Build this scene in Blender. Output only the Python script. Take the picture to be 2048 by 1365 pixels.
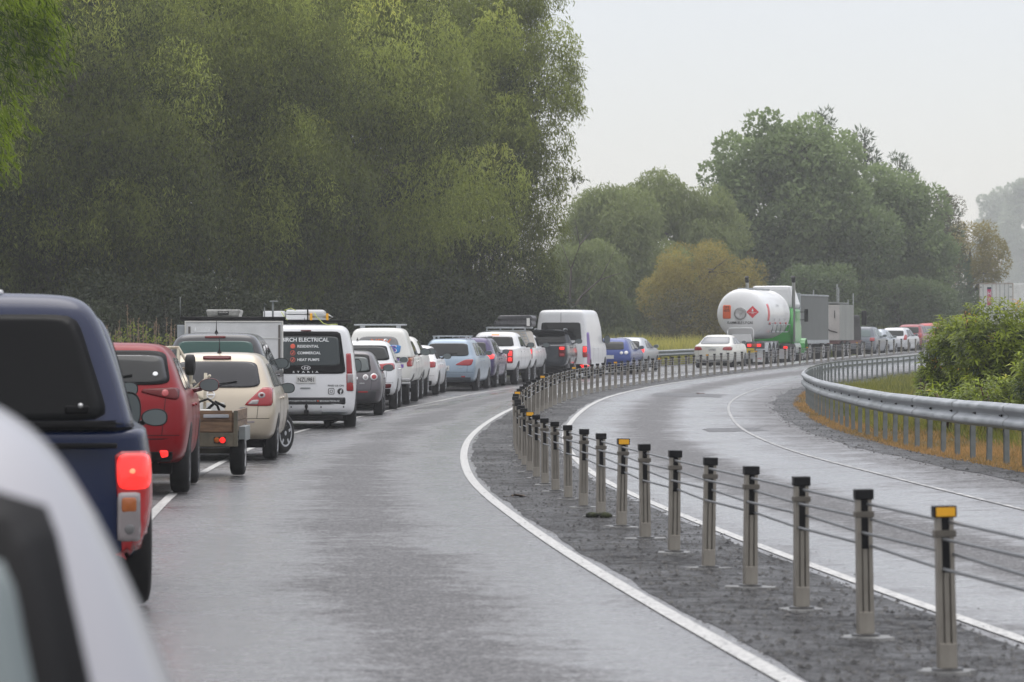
import bpy, bmesh, math, random
import numpy as np
from mathutils import Vector, Matrix, Euler
from mathutils.bvhtree import BVHTree

for o in list(bpy.data.objects):
    bpy.data.objects.remove(o)
SC = bpy.context.scene
COL = SC.collection
CAMZ = 1.5
F = 7000.0            # focal length in pixels of the 2048 wide photograph
HAZE = .00048

# ---------------------------------------------------------------- camera
cam = bpy.data.cameras.new('camera')
cam.sensor_width = 36.0
cam.lens = F / 2048 * 36
cam.clip_start = 0.2
cam.clip_end = 6000
cam.dof.use_dof = True
cam.dof.focus_distance = 60
cam.dof.aperture_fstop = 7.0
camo = bpy.data.objects.new('camera', cam)
COL.objects.link(camo)
camo.location = (0, 0, CAMZ)
camo.rotation_euler = (math.radians(90) + math.atan(32.5 / F), 0, 0)
SC.camera = camo

# ---------------------------------------------------------------- sky and light (overcast, raining)
W = bpy.data.worlds.new('World')
SC.world = W
W.use_nodes = True
nt = W.node_tree
nt.nodes.clear()
out = nt.nodes.new('ShaderNodeOutputWorld')
sky = nt.nodes.new('ShaderNodeTexSky')
sky.sky_type = 'NISHITA'
sky.sun_disc = False
sky.sun_elevation = math.radians(66)
sky.sun_rotation = math.radians(10)
bg1 = nt.nodes.new('ShaderNodeBackground')
bg1.inputs['Strength'].default_value = 0.05
nt.links.new(sky.outputs[0], bg1.inputs['Color'])
tc = nt.nodes.new('ShaderNodeTexCoord')
sp = nt.nodes.new('ShaderNodeSeparateXYZ')
nt.links.new(tc.outputs['Generated'], sp.inputs[0])
cr = nt.nodes.new('ShaderNodeValToRGB')
cr.color_ramp.elements[0].position = 0.0
cr.color_ramp.elements[0].color = (0.275, 0.245, 0.245, 1)
cr.color_ramp.elements[1].position = 1.0
cr.color_ramp.elements[1].color = (1.30, 1.25, 1.22, 1)
ce = cr.color_ramp.elements.new(.22); ce.color = (.37, .342, .338, 1)
ce = cr.color_ramp.elements.new(.5); ce.color = (.71, .68, .665, 1)
nt.links.new(sp.outputs['Z'], cr.inputs[0])
bg2 = nt.nodes.new('ShaderNodeBackground')
bg2.inputs['Strength'].default_value = 1.15
nt.links.new(cr.outputs[0], bg2.inputs['Color'])
add = nt.nodes.new('ShaderNodeAddShader')
nt.links.new(bg1.outputs[0], add.inputs[0])
nt.links.new(bg2.outputs[0], add.inputs[1])
nt.links.new(add.outputs[0], out.inputs['Surface'])

sun = bpy.data.lights.new('sun', 'SUN')
sun.energy = 0.9
sun.angle = math.radians(50)
sun.color = (1, 0.985, 0.965)
suno = bpy.data.objects.new('sun', sun)
COL.objects.link(suno)
suno.rotation_euler = (math.radians(-24), 0, math.radians(10))

SC.view_settings.view_transform = 'Standard'
SC.view_settings.look = 'None'
SC.view_settings.exposure = 0.42
SC.view_settings.gamma = 1.0
SC.render.engine = 'CYCLES'
SC.cycles.use_denoising = True
SC.cycles.max_bounces = 6
SC.cycles.diffuse_bounces = 3
SC.cycles.glossy_bounces = 3
SC.cycles.transmission_bounces = 3
SC.cycles.volume_bounces = 1
SC.cycles.transparent_max_bounces = 8

# ---------------------------------------------------------------- layout tables measured from the photograph
def hermite(xs, ys, s0, s1):
    xs = np.array(xs, float); ys = np.array(ys, float)
    m = np.gradient(ys, xs); m[0] = s0; m[-1] = s1
    def f(x):
        x = np.asarray(x, float)
        xc = np.clip(x, xs[0], xs[-1])
        i = np.clip(np.searchsorted(xs, xc) - 1, 0, len(xs) - 2)
        h = xs[i + 1] - xs[i]; t = (xc - xs[i]) / h
        v = ((2*t**3 - 3*t**2 + 1) * ys[i] + (t**3 - 2*t**2 + t) * h * m[i]
             + (-2*t**3 + 3*t**2) * ys[i + 1] + (t**3 - t**2) * h * m[i + 1])
        return v + np.where(x < xs[0], (x - xs[0]) * s0, 0) + np.where(x > xs[-1], (x - xs[-1]) * s1 + (x - xs[-1])**2 * (.0010 if s1 else 0), 0)
    return f
_n = np.array([0, 7, 14, 21, 28, 35, 42, 49, 56, 63, 70, 77, 84])
_x = np.array([1895, 1243, 1060, 1035, 1084, 1149, 1231, 1318, 1415, 1513, 1614, 1714, 1817])
_D = 16.3 + 2.05 * _n
BAR = hermite(_D, (_x - 1024) * _D / F, -.086, .30)          # x of the wire rope barrier at distance y
ZB = hermite([0, 16, 30, 45, 60, 74, 88, 102, 116, 131, 145, 159, 173, 187, 215, 240, 300, 700],
             [-1.48, -1.48, -1.50, -1.49, -1.36, -1.17, -1.03, -.92, -.82, -.68, -.52, -.33, -.06, .20, .62, 1.0, 1.7, 2.2], 0, 0)
ZL = hermite([0, 20, 38, 50, 58, 67.6, 83, 94, 101, 112, 122, 132, 143, 158, 167, 177, 186, 199, 209, 219, 230, 250, 300, 700],
             [-1.48, -1.49, -1.49, -1.48, -1.44, -1.38, -1.30, -1.22, -1.12, -1.0, -.91, -.83, -.70, -.52, -.43, -.33, -.22, -.10, 0, .2, .5, 1.1, 1.7, 2.2], 0, 0)
ZR = hermite([0, 30, 42, 50, 60, 75, 88, 105, 120, 147, 173, 187, 215, 240, 300, 700],
             [-1.47, -1.43, -1.34, -1.33, -1.28, -1.2, -1.13, -1.0, -.9, -.72, -.35, -.1, .4, .9, 1.5, 2.1], 0, 0)

def sm(a, b, x):
    t = np.clip((x - a) / (b - a), 0, 1)
    return t * t * (3 - 2 * t)

def slope(Y):
    return (BAR(Y + .5) - BAR(Y - .5))

def off(X, Y):
    return (X - BAR(Y)) / np.sqrt(1 + slope(Y) ** 2)

def ground(X, Y):
    X = np.asarray(X, float); Y = np.asarray(Y, float)
    Yc = np.clip(Y, -20, 700)
    o = off(X, np.clip(Y, -60, 330))
    zb, zl, zr = ZB(Yc), ZL(Yc), ZR(Yc)
    z = zb + (zl - zb) * sm(-.9, -4.6, o) + (zr - zb) * sm(.9, 5.4, o)
    z = z - .35 * sm(-8.2, -13, o) + .0 * o
    return z + CAMZ

def road_pt(o, Y, dz=0.0):
    Y = float(Y)
    s = float(slope(Y)); n = math.sqrt(1 + s * s)
    X = float(BAR(Y)) + o / n
    Yp = Y - o * s / n
    return X, Yp, float(ground(X, Yp)) + dz

def heading(Y):
    return math.atan(float(slope(Y)))

def px(x, y, D):
    return Vector(((x - 1024) * D / F, D, CAMZ - (y - 715) * D / F))

# ---------------------------------------------------------------- helpers
def tag(o, label=None, cat=None, group=None, kind=None):
    if label: o['label'] = label
    if cat: o['category'] = cat
    if group: o['group'] = group
    if kind: o['kind'] = kind
    return o

def empty(name, loc=(0, 0, 0), rot=(0, 0, 0)):
    o = bpy.data.objects.new(name, None)
    o.empty_display_size = .2
    COL.objects.link(o)
    o.location = loc; o.rotation_euler = rot
    return o

def link(name, me, mats=None, parent=None, smooth=False):
    if mats is not None:
        me.materials.clear()
        for m in (mats if isinstance(mats, (list, tuple)) else [mats]):
            me.materials.append(m)
    if smooth:
        me.polygons.foreach_set('use_smooth', [True] * len(me.polygons))
    o = bpy.data.objects.new(name, me)
    COL.objects.link(o)
    if parent: o.parent = parent
    return o

def from_bm(name, bm, mats, parent=None, smooth=False):
    me = bpy.data.meshes.new(name)
    bm.normal_update()
    bm.to_mesh(me); bm.free()
    return link(name, me, mats, parent, smooth)

def np_mesh(name, verts, quads, tint=None):
    """quads: (n,4) int array"""
    me = bpy.data.meshes.new(name)
    n = len(quads); k = quads.shape[1]
    me.vertices.add(len(verts)); me.vertices.foreach_set('co', np.asarray(verts, np.float32).ravel())
    me.loops.add(n * k); me.loops.foreach_set('vertex_index', np.asarray(quads, np.int32).ravel())
    me.polygons.add(n)
    me.polygons.foreach_set('loop_start', np.arange(0, n * k, k, dtype=np.int32))
    me.polygons.foreach_set('loop_total', np.full(n, k, np.int32))
    me.update(calc_edges=True)
    if tint is not None:
        a = me.attributes.new('tint', 'FLOAT', 'POINT')
        a.data.foreach_set('value', np.asarray(tint, np.float32))
    return me

def bbox(bm, x0, x1, y0, y1, z0, z1, bev=0.0, mi=0):
    b2 = bmesh.new()
    r = bmesh.ops.create_cube(b2, size=1)
    for v in b2.verts:
        v.co = Vector((x0 + (v.co.x + .5) * (x1 - x0), y0 + (v.co.y + .5) * (y1 - y0), z0 + (v.co.z + .5) * (z1 - z0)))
    if bev > 0:
        bmesh.ops.bevel(b2, geom=list(b2.edges), offset=bev, segments=2, affect='EDGES', profile=.6)
    merge(bm, b2, mi)

def merge(bm, b2, mi=0):
    b2.verts.ensure_lookup_table()
    m = [bm.verts.new(v.co) for v in b2.verts]
    b2.verts.index_update()
    for f in b2.faces:
        try:
            g = bm.faces.new([m[v.index] for v in f.verts]); g.material_index = mi; g.smooth = f.smooth
        except ValueError:
            pass
    b2.free()

def tube(bm, pts, r, seg=8, mi=0, caps=True):
    """tube along points; r number or list"""
    pts = [Vector(p) for p in pts]
    rings = []
    for i, p in enumerate(pts):
        a = pts[max(i - 1, 0)]; b = pts[min(i + 1, len(pts) - 1)]
        d = (b - a).normalized()
        up = Vector((0, 0, 1)) if abs(d.z) < .95 else Vector((1, 0, 0))
        u = d.cross(up).normalized(); v = d.cross(u).normalized()
        rr = r[i] if isinstance(r, (list, tuple)) else r
        rings.append([bm.verts.new(p + (u * math.cos(2*math.pi*k/seg) + v * math.sin(2*math.pi*k/seg)) * rr) for k in range(seg)])
    for a, b in zip(rings, rings[1:]):
        for k in range(seg):
            f = bm.faces.new((a[k], a[(k+1) % seg], b[(k+1) % seg], b[k])); f.smooth = True; f.material_index = mi
    if caps:
        for ring in (rings[0][::-1], rings[-1]):
            f = bm.faces.new(ring); f.material_index = mi

def lathe(bm, prof, axis='x', seg=28, c=(0, 0, 0), mi=0, smooth=True):
    """prof: (axial, radius)"""
    c = Vector(c); rings = []
    for a, r in prof:
        ring = []
        for k in range(seg):
            t = 2 * math.pi * k / seg
            if axis == 'x': p = Vector((a, r*math.cos(t), r*math.sin(t)))
            elif axis == 'y': p = Vector((r*math.sin(t), a, r*math.cos(t)))
            else: p = Vector((r*math.cos(t), r*math.sin(t), a))
            ring.append(bm.verts.new(c + p))
        rings.append(ring)
    for a, b in zip(rings, rings[1:]):
        for k in range(seg):
            f = bm.faces.new((a[k], a[(k+1) % seg], b[(k+1) % seg], b[k])); f.smooth = smooth; f.material_index = mi
    for ring in (rings[0], rings[-1]):
        f = bm.faces.new(ring); f.material_index = mi

# ---------------------------------------------------------------- materials
def mat(name, color, rough=.5, metal=0.0, coat=0.0, spec=.5, emit=None, estr=0.0):
    m = bpy.data.materials.new(name); m.use_nodes = True
    b = m.node_tree.nodes['Principled BSDF']
    b.inputs['Base Color'].default_value = (*color, 1)
    b.inputs['Roughness'].default_value = rough
    b.inputs['Metallic'].default_value = metal
    b.inputs['Coat Weight'].default_value = coat
    b.inputs['Coat Roughness'].default_value = .06
    b.inputs['Specular IOR Level'].default_value = spec
    if emit:
        b.inputs['Emission Color'].default_value = (*emit, 1)
        b.inputs['Emission Strength'].default_value = estr
    return m

def N(m, typ, **kw):
    n = m.node_tree.nodes.new(typ)
    for k, v in kw.items():
        if k in n.inputs: n.inputs[k].default_value = v
        else: setattr(n, k, v)
    return n

def L(m, a, b):
    m.node_tree.links.new(a, b)

def noisy(name, c1, c2, scale=6, rough=.5, rough2=None, metal=0.0, bump=0.0, bscale=None, detail=6, dist=.01, coord='Object', stretch=None, coat=0, spec=.5, lo=.35, hi=.65):
    m = mat(name, c1, rough, metal, coat, spec)
    b = m.node_tree.nodes['Principled BSDF']
    tcn = N(m, 'ShaderNodeTexCoord')
    mp = N(m, 'ShaderNodeMapping')
    if stretch: mp.inputs['Scale'].default_value = stretch
    L(m, tcn.outputs[coord], mp.inputs[0])
    n = N(m, 'ShaderNodeTexNoise', Scale=scale, Detail=detail, Roughness=.6)
    L(m, mp.outputs[0], n.inputs['Vector'])
    r = N(m, 'ShaderNodeValToRGB')
    r.color_ramp.elements[0].position = lo; r.color_ramp.elements[0].color = (*c1, 1)
    r.color_ramp.elements[1].position = hi; r.color_ramp.elements[1].color = (*c2, 1)
    L(m, n.outputs['Fac'], r.inputs[0]); L(m, r.outputs[0], b.inputs['Base Color'])
    if rough2 is not None:
        rr = N(m, 'ShaderNodeMapRange')
        rr.inputs['From Min'].default_value = lo; rr.inputs['From Max'].default_value = hi
        rr.inputs['To Min'].default_value = rough; rr.inputs['To Max'].default_value = rough2
        L(m, n.outputs['Fac'], rr.inputs['Value']); L(m, rr.outputs[0], b.inputs['Roughness'])
    if bump:
        n2 = N(m, 'ShaderNodeTexNoise', Scale=bscale or scale * 4, Detail=4)
        L(m, mp.outputs[0], n2.inputs['Vector'])
        bp = N(m, 'ShaderNodeBump', Strength=bump, Distance=dist)
        L(m, n2.outputs['Fac'], bp.inputs['Height']); L(m, bp.outputs[0], b.inputs['Normal'])
    return m

def paint(name, color, rough=.25, metal=0.0, dirt=.5, coat=.3):
    """car paint wet with rain, road film towards the lower panels follows noise"""
    m = mat(name, color, rough, metal, coat)
    b = m.node_tree.nodes['Principled BSDF']
    tcn = N(m, 'ShaderNodeTexCoord')
    n = N(m, 'ShaderNodeTexNoise', Scale=3.0, Detail=5)
    L(m, tcn.outputs['Object'], n.inputs['Vector'])
    mr = N(m, 'ShaderNodeMapRange')
    mr.inputs['From Min'].default_value = .35; mr.inputs['From Max'].default_value = .75
    mr.inputs['To Max'].default_value = dirt * .35
    L(m, n.outputs['Fac'], mr.inputs['Value'])
    mx = N(m, 'ShaderNodeMixRGB')
    mx.inputs[1].default_value = (*color, 1)
    mx.inputs[2].default_value = (*[c * .55 + .03 for c in color], 1)
    L(m, mr.outputs[0], mx.inputs[0]); L(m, mx.outputs[0], b.inputs['Base Color'])
    v = N(m, 'ShaderNodeTexVoronoi', Scale=90.0)
    L(m, tcn.outputs['Object'], v.inputs['Vector'])
    lt = N(m, 'ShaderNodeMapRange')
    lt.inputs['From Min'].default_value = .0; lt.inputs['From Max'].default_value = .3
    lt.inputs['To Min'].default_value = 1; lt.inputs['To Max'].default_value = 0
    L(m, v.outputs['Distance'], lt.inputs['Value'])
    bp = N(m, 'ShaderNodeBump', Strength=.10, Distance=.002)
    L(m, lt.outputs[0], bp.inputs['Height'])
    L(m, bp.outputs[0], b.inputs['Coat Normal'])
    return m

def leaf_mat(name, dark, light, rough=.5, trans=.35, warm=None):
    m = mat(name, dark, rough, 0, 0, .22)
    b = m.node_tree.nodes['Principled BSDF']
    at = N(m, 'ShaderNodeAttribute', attribute_name='tint')
    r = N(m, 'ShaderNodeValToRGB')
    r.color_ramp.elements[0].position = 0; r.color_ramp.elements[0].color = (*dark, 1)
    r.color_ramp.elements[1].position = .8 if warm else 1; r.color_ramp.elements[1].color = (*light, 1)
    if warm:
        e = r.color_ramp.elements.new(1.0); e.color = (*warm, 1)
    L(m, at.outputs['Fac'], r.inputs[0]); L(m, r.outputs[0], b.inputs['Base Color'])
    tr = N(m, 'ShaderNodeBsdfTranslucent')
    L(m, r.outputs[0], tr.inputs['Color'])
    mx = N(m, 'ShaderNodeMixShader')
    mx.inputs[0].default_value = trans
    L(m, b.outputs[0], mx.inputs[1]); L(m, tr.outputs[0], mx.inputs[2])
    o = m.node_tree.nodes['Material Output']
    L(m, mx.outputs[0], o.inputs['Surface'])
    return m

GLASS = mat('car_glass', (.006, .008, .008), .05, 0, 0, .35)
GLASS2 = mat('sky_reflect_glass', (.10, .13, .13), .08, 0, 0, .8)  # pale base colour stands in for reflected sky
GREENGLASS = mat('green_tinted_glass', (.010, .055, .046), .08, 0, 0, .4)
BLACK = mat('black_plastic', (.004, .004, .0045), .5, 0, 0, .15)
DARK = mat('underbody_black', (.004, .004, .004), .9, 0, 0, .1)
RUBBER = noisy('tyre_rubber', (.006, .006, .007), (.018, .018, .018), 10, .55, .75, spec=.25)
ALLOY = mat('alloy_rim', (.42, .43, .45), .4, .3)
DALLOY = mat('dark_alloy_rim', (.10, .10, .11), .3, .8)
STEELRIM = mat('silver_rim', (.5, .5, .5), .4, .3)
CHROME = mat('chrome', (.5, .5, .5), .3, .9)
MIRROR = mat('mirror_glass', (.12, .145, .148), .3, 0)  # reflected sky painted as a flat grey green colour
REDLENS = mat('red_lens', (.30, .010, .014), .15, 0, .3)
DREDLENS = mat('dark_red_lens', (.09, .001, .002), .2, 0, .05, .2)
REDLIT = mat('lit_red_lamp', (.5, .02, .02), .2, 0, .5, .5, (1, .02, .015), 1.1)
REDHOT = mat('lit_red_core', (.6, .1, .05), .3, 0, 0, .5, (1, .10, .05), 3.0)
AMBER = mat('amber_lens', (.36, .10, .02), .2, 0, .2)
AMBERLIT = mat('amber_glow', (.6, .2, .02), .2, 0, 0, .5, (1, .35, .02), 1.5)
CLEAR = mat('clear_lens', (.30, .27, .27), .15, .3, .3)
PLATE = mat('plate_white', (.62, .62, .60), .35)
YPLATE = mat('plate_yellow', (.70, .52, .05), .4)
INK = mat('black_ink', (.01, .01, .01), .5)
WHITEINK = mat('white_vinyl', (.72, .74, .74), .4)
REDINK = mat('orange_red_vinyl', (.62, .09, .05), .4)
WHITE = paint('white_paint', (.72, .73, .74), .3)
WHITE2 = paint('warm_white_paint', (.68, .68, .64), .35)
GALV = noisy('galvanised_steel', (.30, .33, .35), (.44, .46, .48), 3, .42, .6, .5, bump=.1, bscale=20)
RAILM = noisy('rail_galvanised', (.25, .27, .285), (.40, .42, .435), 2, .35, .55, .4, bump=.1, bscale=12)
GALVP = noisy('galvanised_post_steel', (.17, .185, .185), (.26, .28, .28), 4, .45, .65, .35, bump=.1, bscale=20)
# ================================================================= ground, road, markings
def strip(name, o_list, Y0, Y1, dY, dz, mats, kind='structure', label=None):
    Ys = np.arange(Y0, Y1 + dY * .5, dY)
    s = slope(Ys); n = np.sqrt(1 + s * s)
    V = []; UV = []
    for o in o_list:
        o_ = o(Ys) if callable(o) else np.full_like(Ys, o)
        X = BAR(Ys) + o_ / n; Y = Ys - o_ * s / n
        V.append(np.stack([X, Y, ground(X, Y) + dz], 1))
        UV.append(np.stack([o_, Ys], 1))
    V = np.concatenate(V); UV = np.concatenate(UV)
    m = len(Ys); q = []
    for i in range(len(o_list) - 1):
        a = np.arange(m - 1) + i * m
        q.append(np.stack([a, a + m, a + m + 1, a + 1], 1))
    q = np.concatenate(q)
    me = np_mesh(name, V, q)
    uv = me.uv_layers.new(name='UVMap')
    uv.data.foreach_set('uv', UV[q.ravel()].astype(np.float32).ravel())
    o = link(name, me, mats, None, True)
    tag(o, label, None, None, kind)
    return o

# wet asphalt / chipseal
def wet_road(name, chip=False):
    m = mat(name, (.05, .05, .052), .4)
    b = m.node_tree.nodes['Principled BSDF']
    uv = N(m, 'ShaderNodeUVMap', uv_map='UVMap')
    geo = N(m, 'ShaderNodeNewGeometry')
    sep = N(m, 'ShaderNodeSeparateXYZ'); L(m, uv.outputs[0], sep.inputs[0])
    def track(c, w):      # uv.x is the offset from the barrier
        s = N(m, 'ShaderNodeMath', operation='SUBTRACT'); L(m, sep.outputs[0], s.inputs[0]); s.inputs[1].default_value = c
        a = N(m, 'ShaderNodeMath', operation='ABSOLUTE'); L(m, s.outputs[0], a.inputs[0])
        r = N(m, 'ShaderNodeMapRange', interpolation_type='SMOOTHSTEP')
        r.inputs['From Min'].default_value = w; r.inputs['From Max'].default_value = 0
        L(m, a.outputs[0], r.inputs['Value'])
        return r.outputs[0]
    def noise(sc, det=5, ro=.6, vec=None):
        n = N(m, 'ShaderNodeTexNoise', Scale=sc, Detail=det, Roughness=ro)
        L(m, vec or geo.outputs['Position'], n.inputs['Vector']); return n.outputs['Fac']
    def madd(a, k, c):
        n = N(m, 'ShaderNodeMath', operation='MULTIPLY_ADD'); L(m, a, n.inputs[0]); n.inputs[1].default_value = k
        if isinstance(c, (int, float)): n.inputs[2].default_value = c
        else: L(m, c, n.inputs[2])
        return n.outputs[0]
    mp = N(m, 'ShaderNodeMapping'); mp.inputs['Scale'].default_value = (.7, 1, 1); L(m, geo.outputs['Position'], mp.inputs[0])
    big = noise(.30); mid = noise(1.6, 6, .65, mp.outputs[0]); fine = noise(38, 3, .7); grain = noise(11, 6, .75); chunk = noise(4.2, 8, .82)
    vor = N(m, 'ShaderNodeTexVoronoi', Scale=60 if not chip else 42); L(m, geo.outputs['Position'], vor.inputs['Vector'])
    vc = N(m, 'ShaderNodeSeparateColor'); L(m, vor.outputs['Color'], vc.inputs[0])
    # wetness: 0 = film of water, 1 = rough damp stone
    val = madd(big, .9, madd(mid, .8, madd(chunk, 1.7, madd(grain, .4, -1.4))))
    if not chip:
        for c, w, k in ((-2.25, .9, .46), (2.3, .8, .50), (-3.5, .6, -.22), (-1.2, .4, -.18), (1.3, .4, -.18), (3.3, .6, -.18), (4.8, .9, .30)):
            val = madd(track(c, w), k, val)
    cr = N(m, 'ShaderNodeValToRGB')
    e = cr.color_ramp.elements
    if chip:
        e[0].position = .3; e[0].color = (.004, .004, .005, 1); e[1].position = .95; e[1].color = (.17, .165, .16, 1)
        x = e.new(.72); x.color = (.022, .022, .023, 1)
    else:
        e[0].position = .15; e[0].color = (.038, .038, .040, 1); e[1].position = .95; e[1].color = (.34, .34, .345, 1)
        x = e.new(.6); x.color = (.115, .115, .118, 1)
    L(m, madd(vc.outputs[0], .55, madd(fine, .5, madd(grain, .5, -.27))), cr.inputs[0])
    L(m, cr.outputs[0], b.inputs['Base Color'])
    def mr(v, a0, a1, b0, b1):
        n = N(m, 'ShaderNodeMapRange')
        for k_, v_ in (('From Min', a0), ('From Max', a1), ('To Min', b0), ('To Max', b1)): n.inputs[k_].default_value = v_
        L(m, v, n.inputs['Value']); return n.outputs[0]
    L(m, mr(val, .25, .85, RG[0] if not chip else .38, RG[1] if not chip else .7), b.inputs['Roughness'])
    L(m, mr(val, .25, .85, SG[0] if not chip else .45, SG[1] if not chip else .1), b.inputs['Specular IOR Level'])
    bp = N(m, 'ShaderNodeBump', Strength=.5 if not chip else .9, Distance=.008 if not chip else .02)
    L(m, vor.outputs['Distance'], bp.inputs['Height'])
    bp3 = N(m, 'ShaderNodeBump', Strength=.5, Distance=.03); L(m, grain, bp3.inputs['Height']); L(m, bp.outputs[0], bp3.inputs['Normal'])
    bp2 = N(m, 'ShaderNodeBump', Strength=.6 if not chip else .9, Distance=.02); L(m, chunk, bp2.inputs['Height']); L(m, bp3.outputs[0], bp2.inputs['Normal'])
    L(m, bp2.outputs[0], b.inputs['Normal'])
    L(m, mr(val, .2, .75, .9 if not chip else .25, 0), b.inputs['Coat Weight']); b.inputs['Coat Roughness'].default_value = .22
    bq = N(m, 'ShaderNodeBump', Strength=.35, Distance=.02); L(m, chunk, bq.inputs['Height']); L(m, bq.outputs[0], b.inputs['Coat Normal'])
    return m
RG = (.16, .62); SG = (1.0, .16)
ROAD = wet_road('wet_asphalt')
CHIP = wet_road('wet_dark_chip', True)
LINE = noisy('worn_white_line', (.12, .12, .12), (.47, .47, .455), 26, .35, .6, coord='Object', bump=.3, bscale=60, lo=.34, hi=.52)
THINLINE = noisy('faded_white_line', (.10, .10, .10), (.42, .42, .41), 7, .35, .6, coord='Object', lo=.40, hi=.60)
DRYGRASS = noisy('verge_soil', (.045, .035, .018), (.11, .085, .035), 3, .9, bump=.5)
GRASSG = noisy('meadow_ground', (.022, .032, .010), (.06, .065, .02), .8, .9, bump=.5)

# ground as one sheet
xs = np.concatenate([[-1500, -700, -300, -150, -90], np.arange(-60, 75, 1.5), [90, 130, 200, 400, 800, 1500]])
ys = np.concatenate([[-300, -100, -40], np.arange(-20, 300, 2.0), [320, 360, 420, 500, 700, 1200, 3000]])
GX, GY = np.meshgrid(xs, ys)
GZ = ground(GX, GY)
go = off(GX, np.clip(GY, -60, 330))
GZ = GZ - .10 * (sm(-8.6, -7.9, go) * sm(5.6, 5.0, go)) - .0
rng = np.random.default_rng(3)
V = np.stack([GX.ravel(), GY.ravel(), GZ.ravel()], 1)
nx, ny = len(xs), len(ys)
a = (np.arange(ny - 1)[:, None] * nx + np.arange(nx - 1)[None]).ravel()
me = np_mesh('ground', V, np.stack([a, a + 1, a + nx + 1, a + nx], 1))
tag(link('ground', me, GRASSG, None, True), kind='structure')

strip('road', list(np.arange(-8.0, 5.5, .4)), -8, 300, 1, .004, ROAD)
def w1(c, amp, k):
    return lambda Y: c + amp * (np.sin(Y * k) + .6 * np.sin(Y * k * 2.7 + 1)) 
strip('median_strip', [w1(-.68, .02, 1.1), -.35, 0, .35, w1(.68, .02, 1.3)], -8, 300, .5, .0075, CHIP)
strip('gravel_shoulder', [w1(4.98, .04, .7)] + [(lambda Y, k=k: 4.98 + (k * .15) + .04 * (1 - k / 7) * (np.sin(Y * .7) + .6 * np.sin(Y * 1.89 + 1))) for k in range(1, 5)], -8, 300, .5, .009, CHIP)
strip('gravel_shoulder', [-8.3, -7.9, w1(-7.3, .05, .7)], -8, 300, .5, .012, CHIP)
for c, w, mt in ((-.80, .105, LINE), (.80, .095, LINE), (-4.2, .10, LINE), (3.95, .055, THINLINE)):
    strip('lane_line', [c - w / 2, c + w / 2], -6, 300, .5, .0115, mt)

PATCHM = noisy('tar_patch', (.012, .012, .013), (.05, .05, .052), 18, .3, .6, coord='Object', bump=.5, bscale=50)
def road_patch(o0, o1, Y0, Y1, seed):
    r = random.Random(seed); a = [r.uniform(0, 6) for _ in range(4)]
    strip('road_patch', [(lambda Y, f=f: o0 + (o1 - o0) * f + .05 * np.sin(Y * 2.1 + a[0]) + .03 * np.sin(Y * 5 + a[1])) for f in (0, .25, .5, .75, 1)], Y0, Y1, .25, .0075, PATCHM)
road_patch(1.7, 3.5, 92, 96.5, 1); road_patch(3.3, 4.3, 61, 63.2, 2); road_patch(-3.6, -2.9, 83, 88, 4)
# loose chips on the median and shoulder
rng = np.random.default_rng(11)
def pebbles(n, o0, o1, Y0, Y1, s0, s1):
    Y = Y0 * (Y1 / Y0) ** rng.random(n)
    o = o0 + (o1 - o0) * rng.random(n)
    s = slope(Y); k = np.sqrt(1 + s * s)
    X = BAR(Y) + o / k; Yp = Y - o * s / k
    Z = ground(X, Yp) + .012
    sz = s0 + (s1 - s0) * rng.random(n) ** 3
    base = np.array([[1, 0, 0], [0, 1, 0], [-1, 0, 0], [0, -1, 0], [0, 0, .8]])
    j = rng.uniform(.6, 1.2, (n, 5, 3))
    P = base[None] * j * sz[:, None, None] + np.stack([X, Yp, Z], 1)[:, None]
    i = np.arange(n)[:, None] * 5
    tr = np.array([[0, 1, 4], [1, 2, 4], [2, 3, 4], [3, 0, 4]])
    q = (i[:, :, None] + tr[None]).reshape(-1, 3)
    return P.reshape(-1, 3), q
P1, q1 = pebbles(9000, -.7, .7, 13, 80, .006, .024)
P2, q2 = pebbles(1200, -1.1, 1.1, 13, 60, .004, .010)
P3, q3 = pebbles(3000, 4.8, 5.7, 25, 110, .006, .028)
P = np.concatenate([P1, P2, P3]); q = np.concatenate([q1, q2 + len(P1), q3 + len(P1) + len(P2)])
tint = np.repeat(rng.random(len(P) // 5), 5)
PEB = mat('wet_stone', (.04, .04, .04), .6, 0, 0, .2)
at = N(PEB, 'ShaderNodeAttribute', attribute_name='tint'); r_ = N(PEB, 'ShaderNodeValToRGB')
r_.color_ramp.elements[0].color = (.008, .008, .009, 1); r_.color_ramp.elements[1].color = (.085, .083, .08, 1)
L(PEB, at.outputs['Fac'], r_.inputs[0]); L(PEB, r_.outputs[0], PEB.node_tree.nodes['Principled BSDF'].inputs['Base Color'])
tag(link('loose_gravel', np_mesh('loose_gravel', P, q, tint), PEB), 'loose dark stone chips scattered over the median strip and shoulder', None, None, 'stuff')

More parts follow.
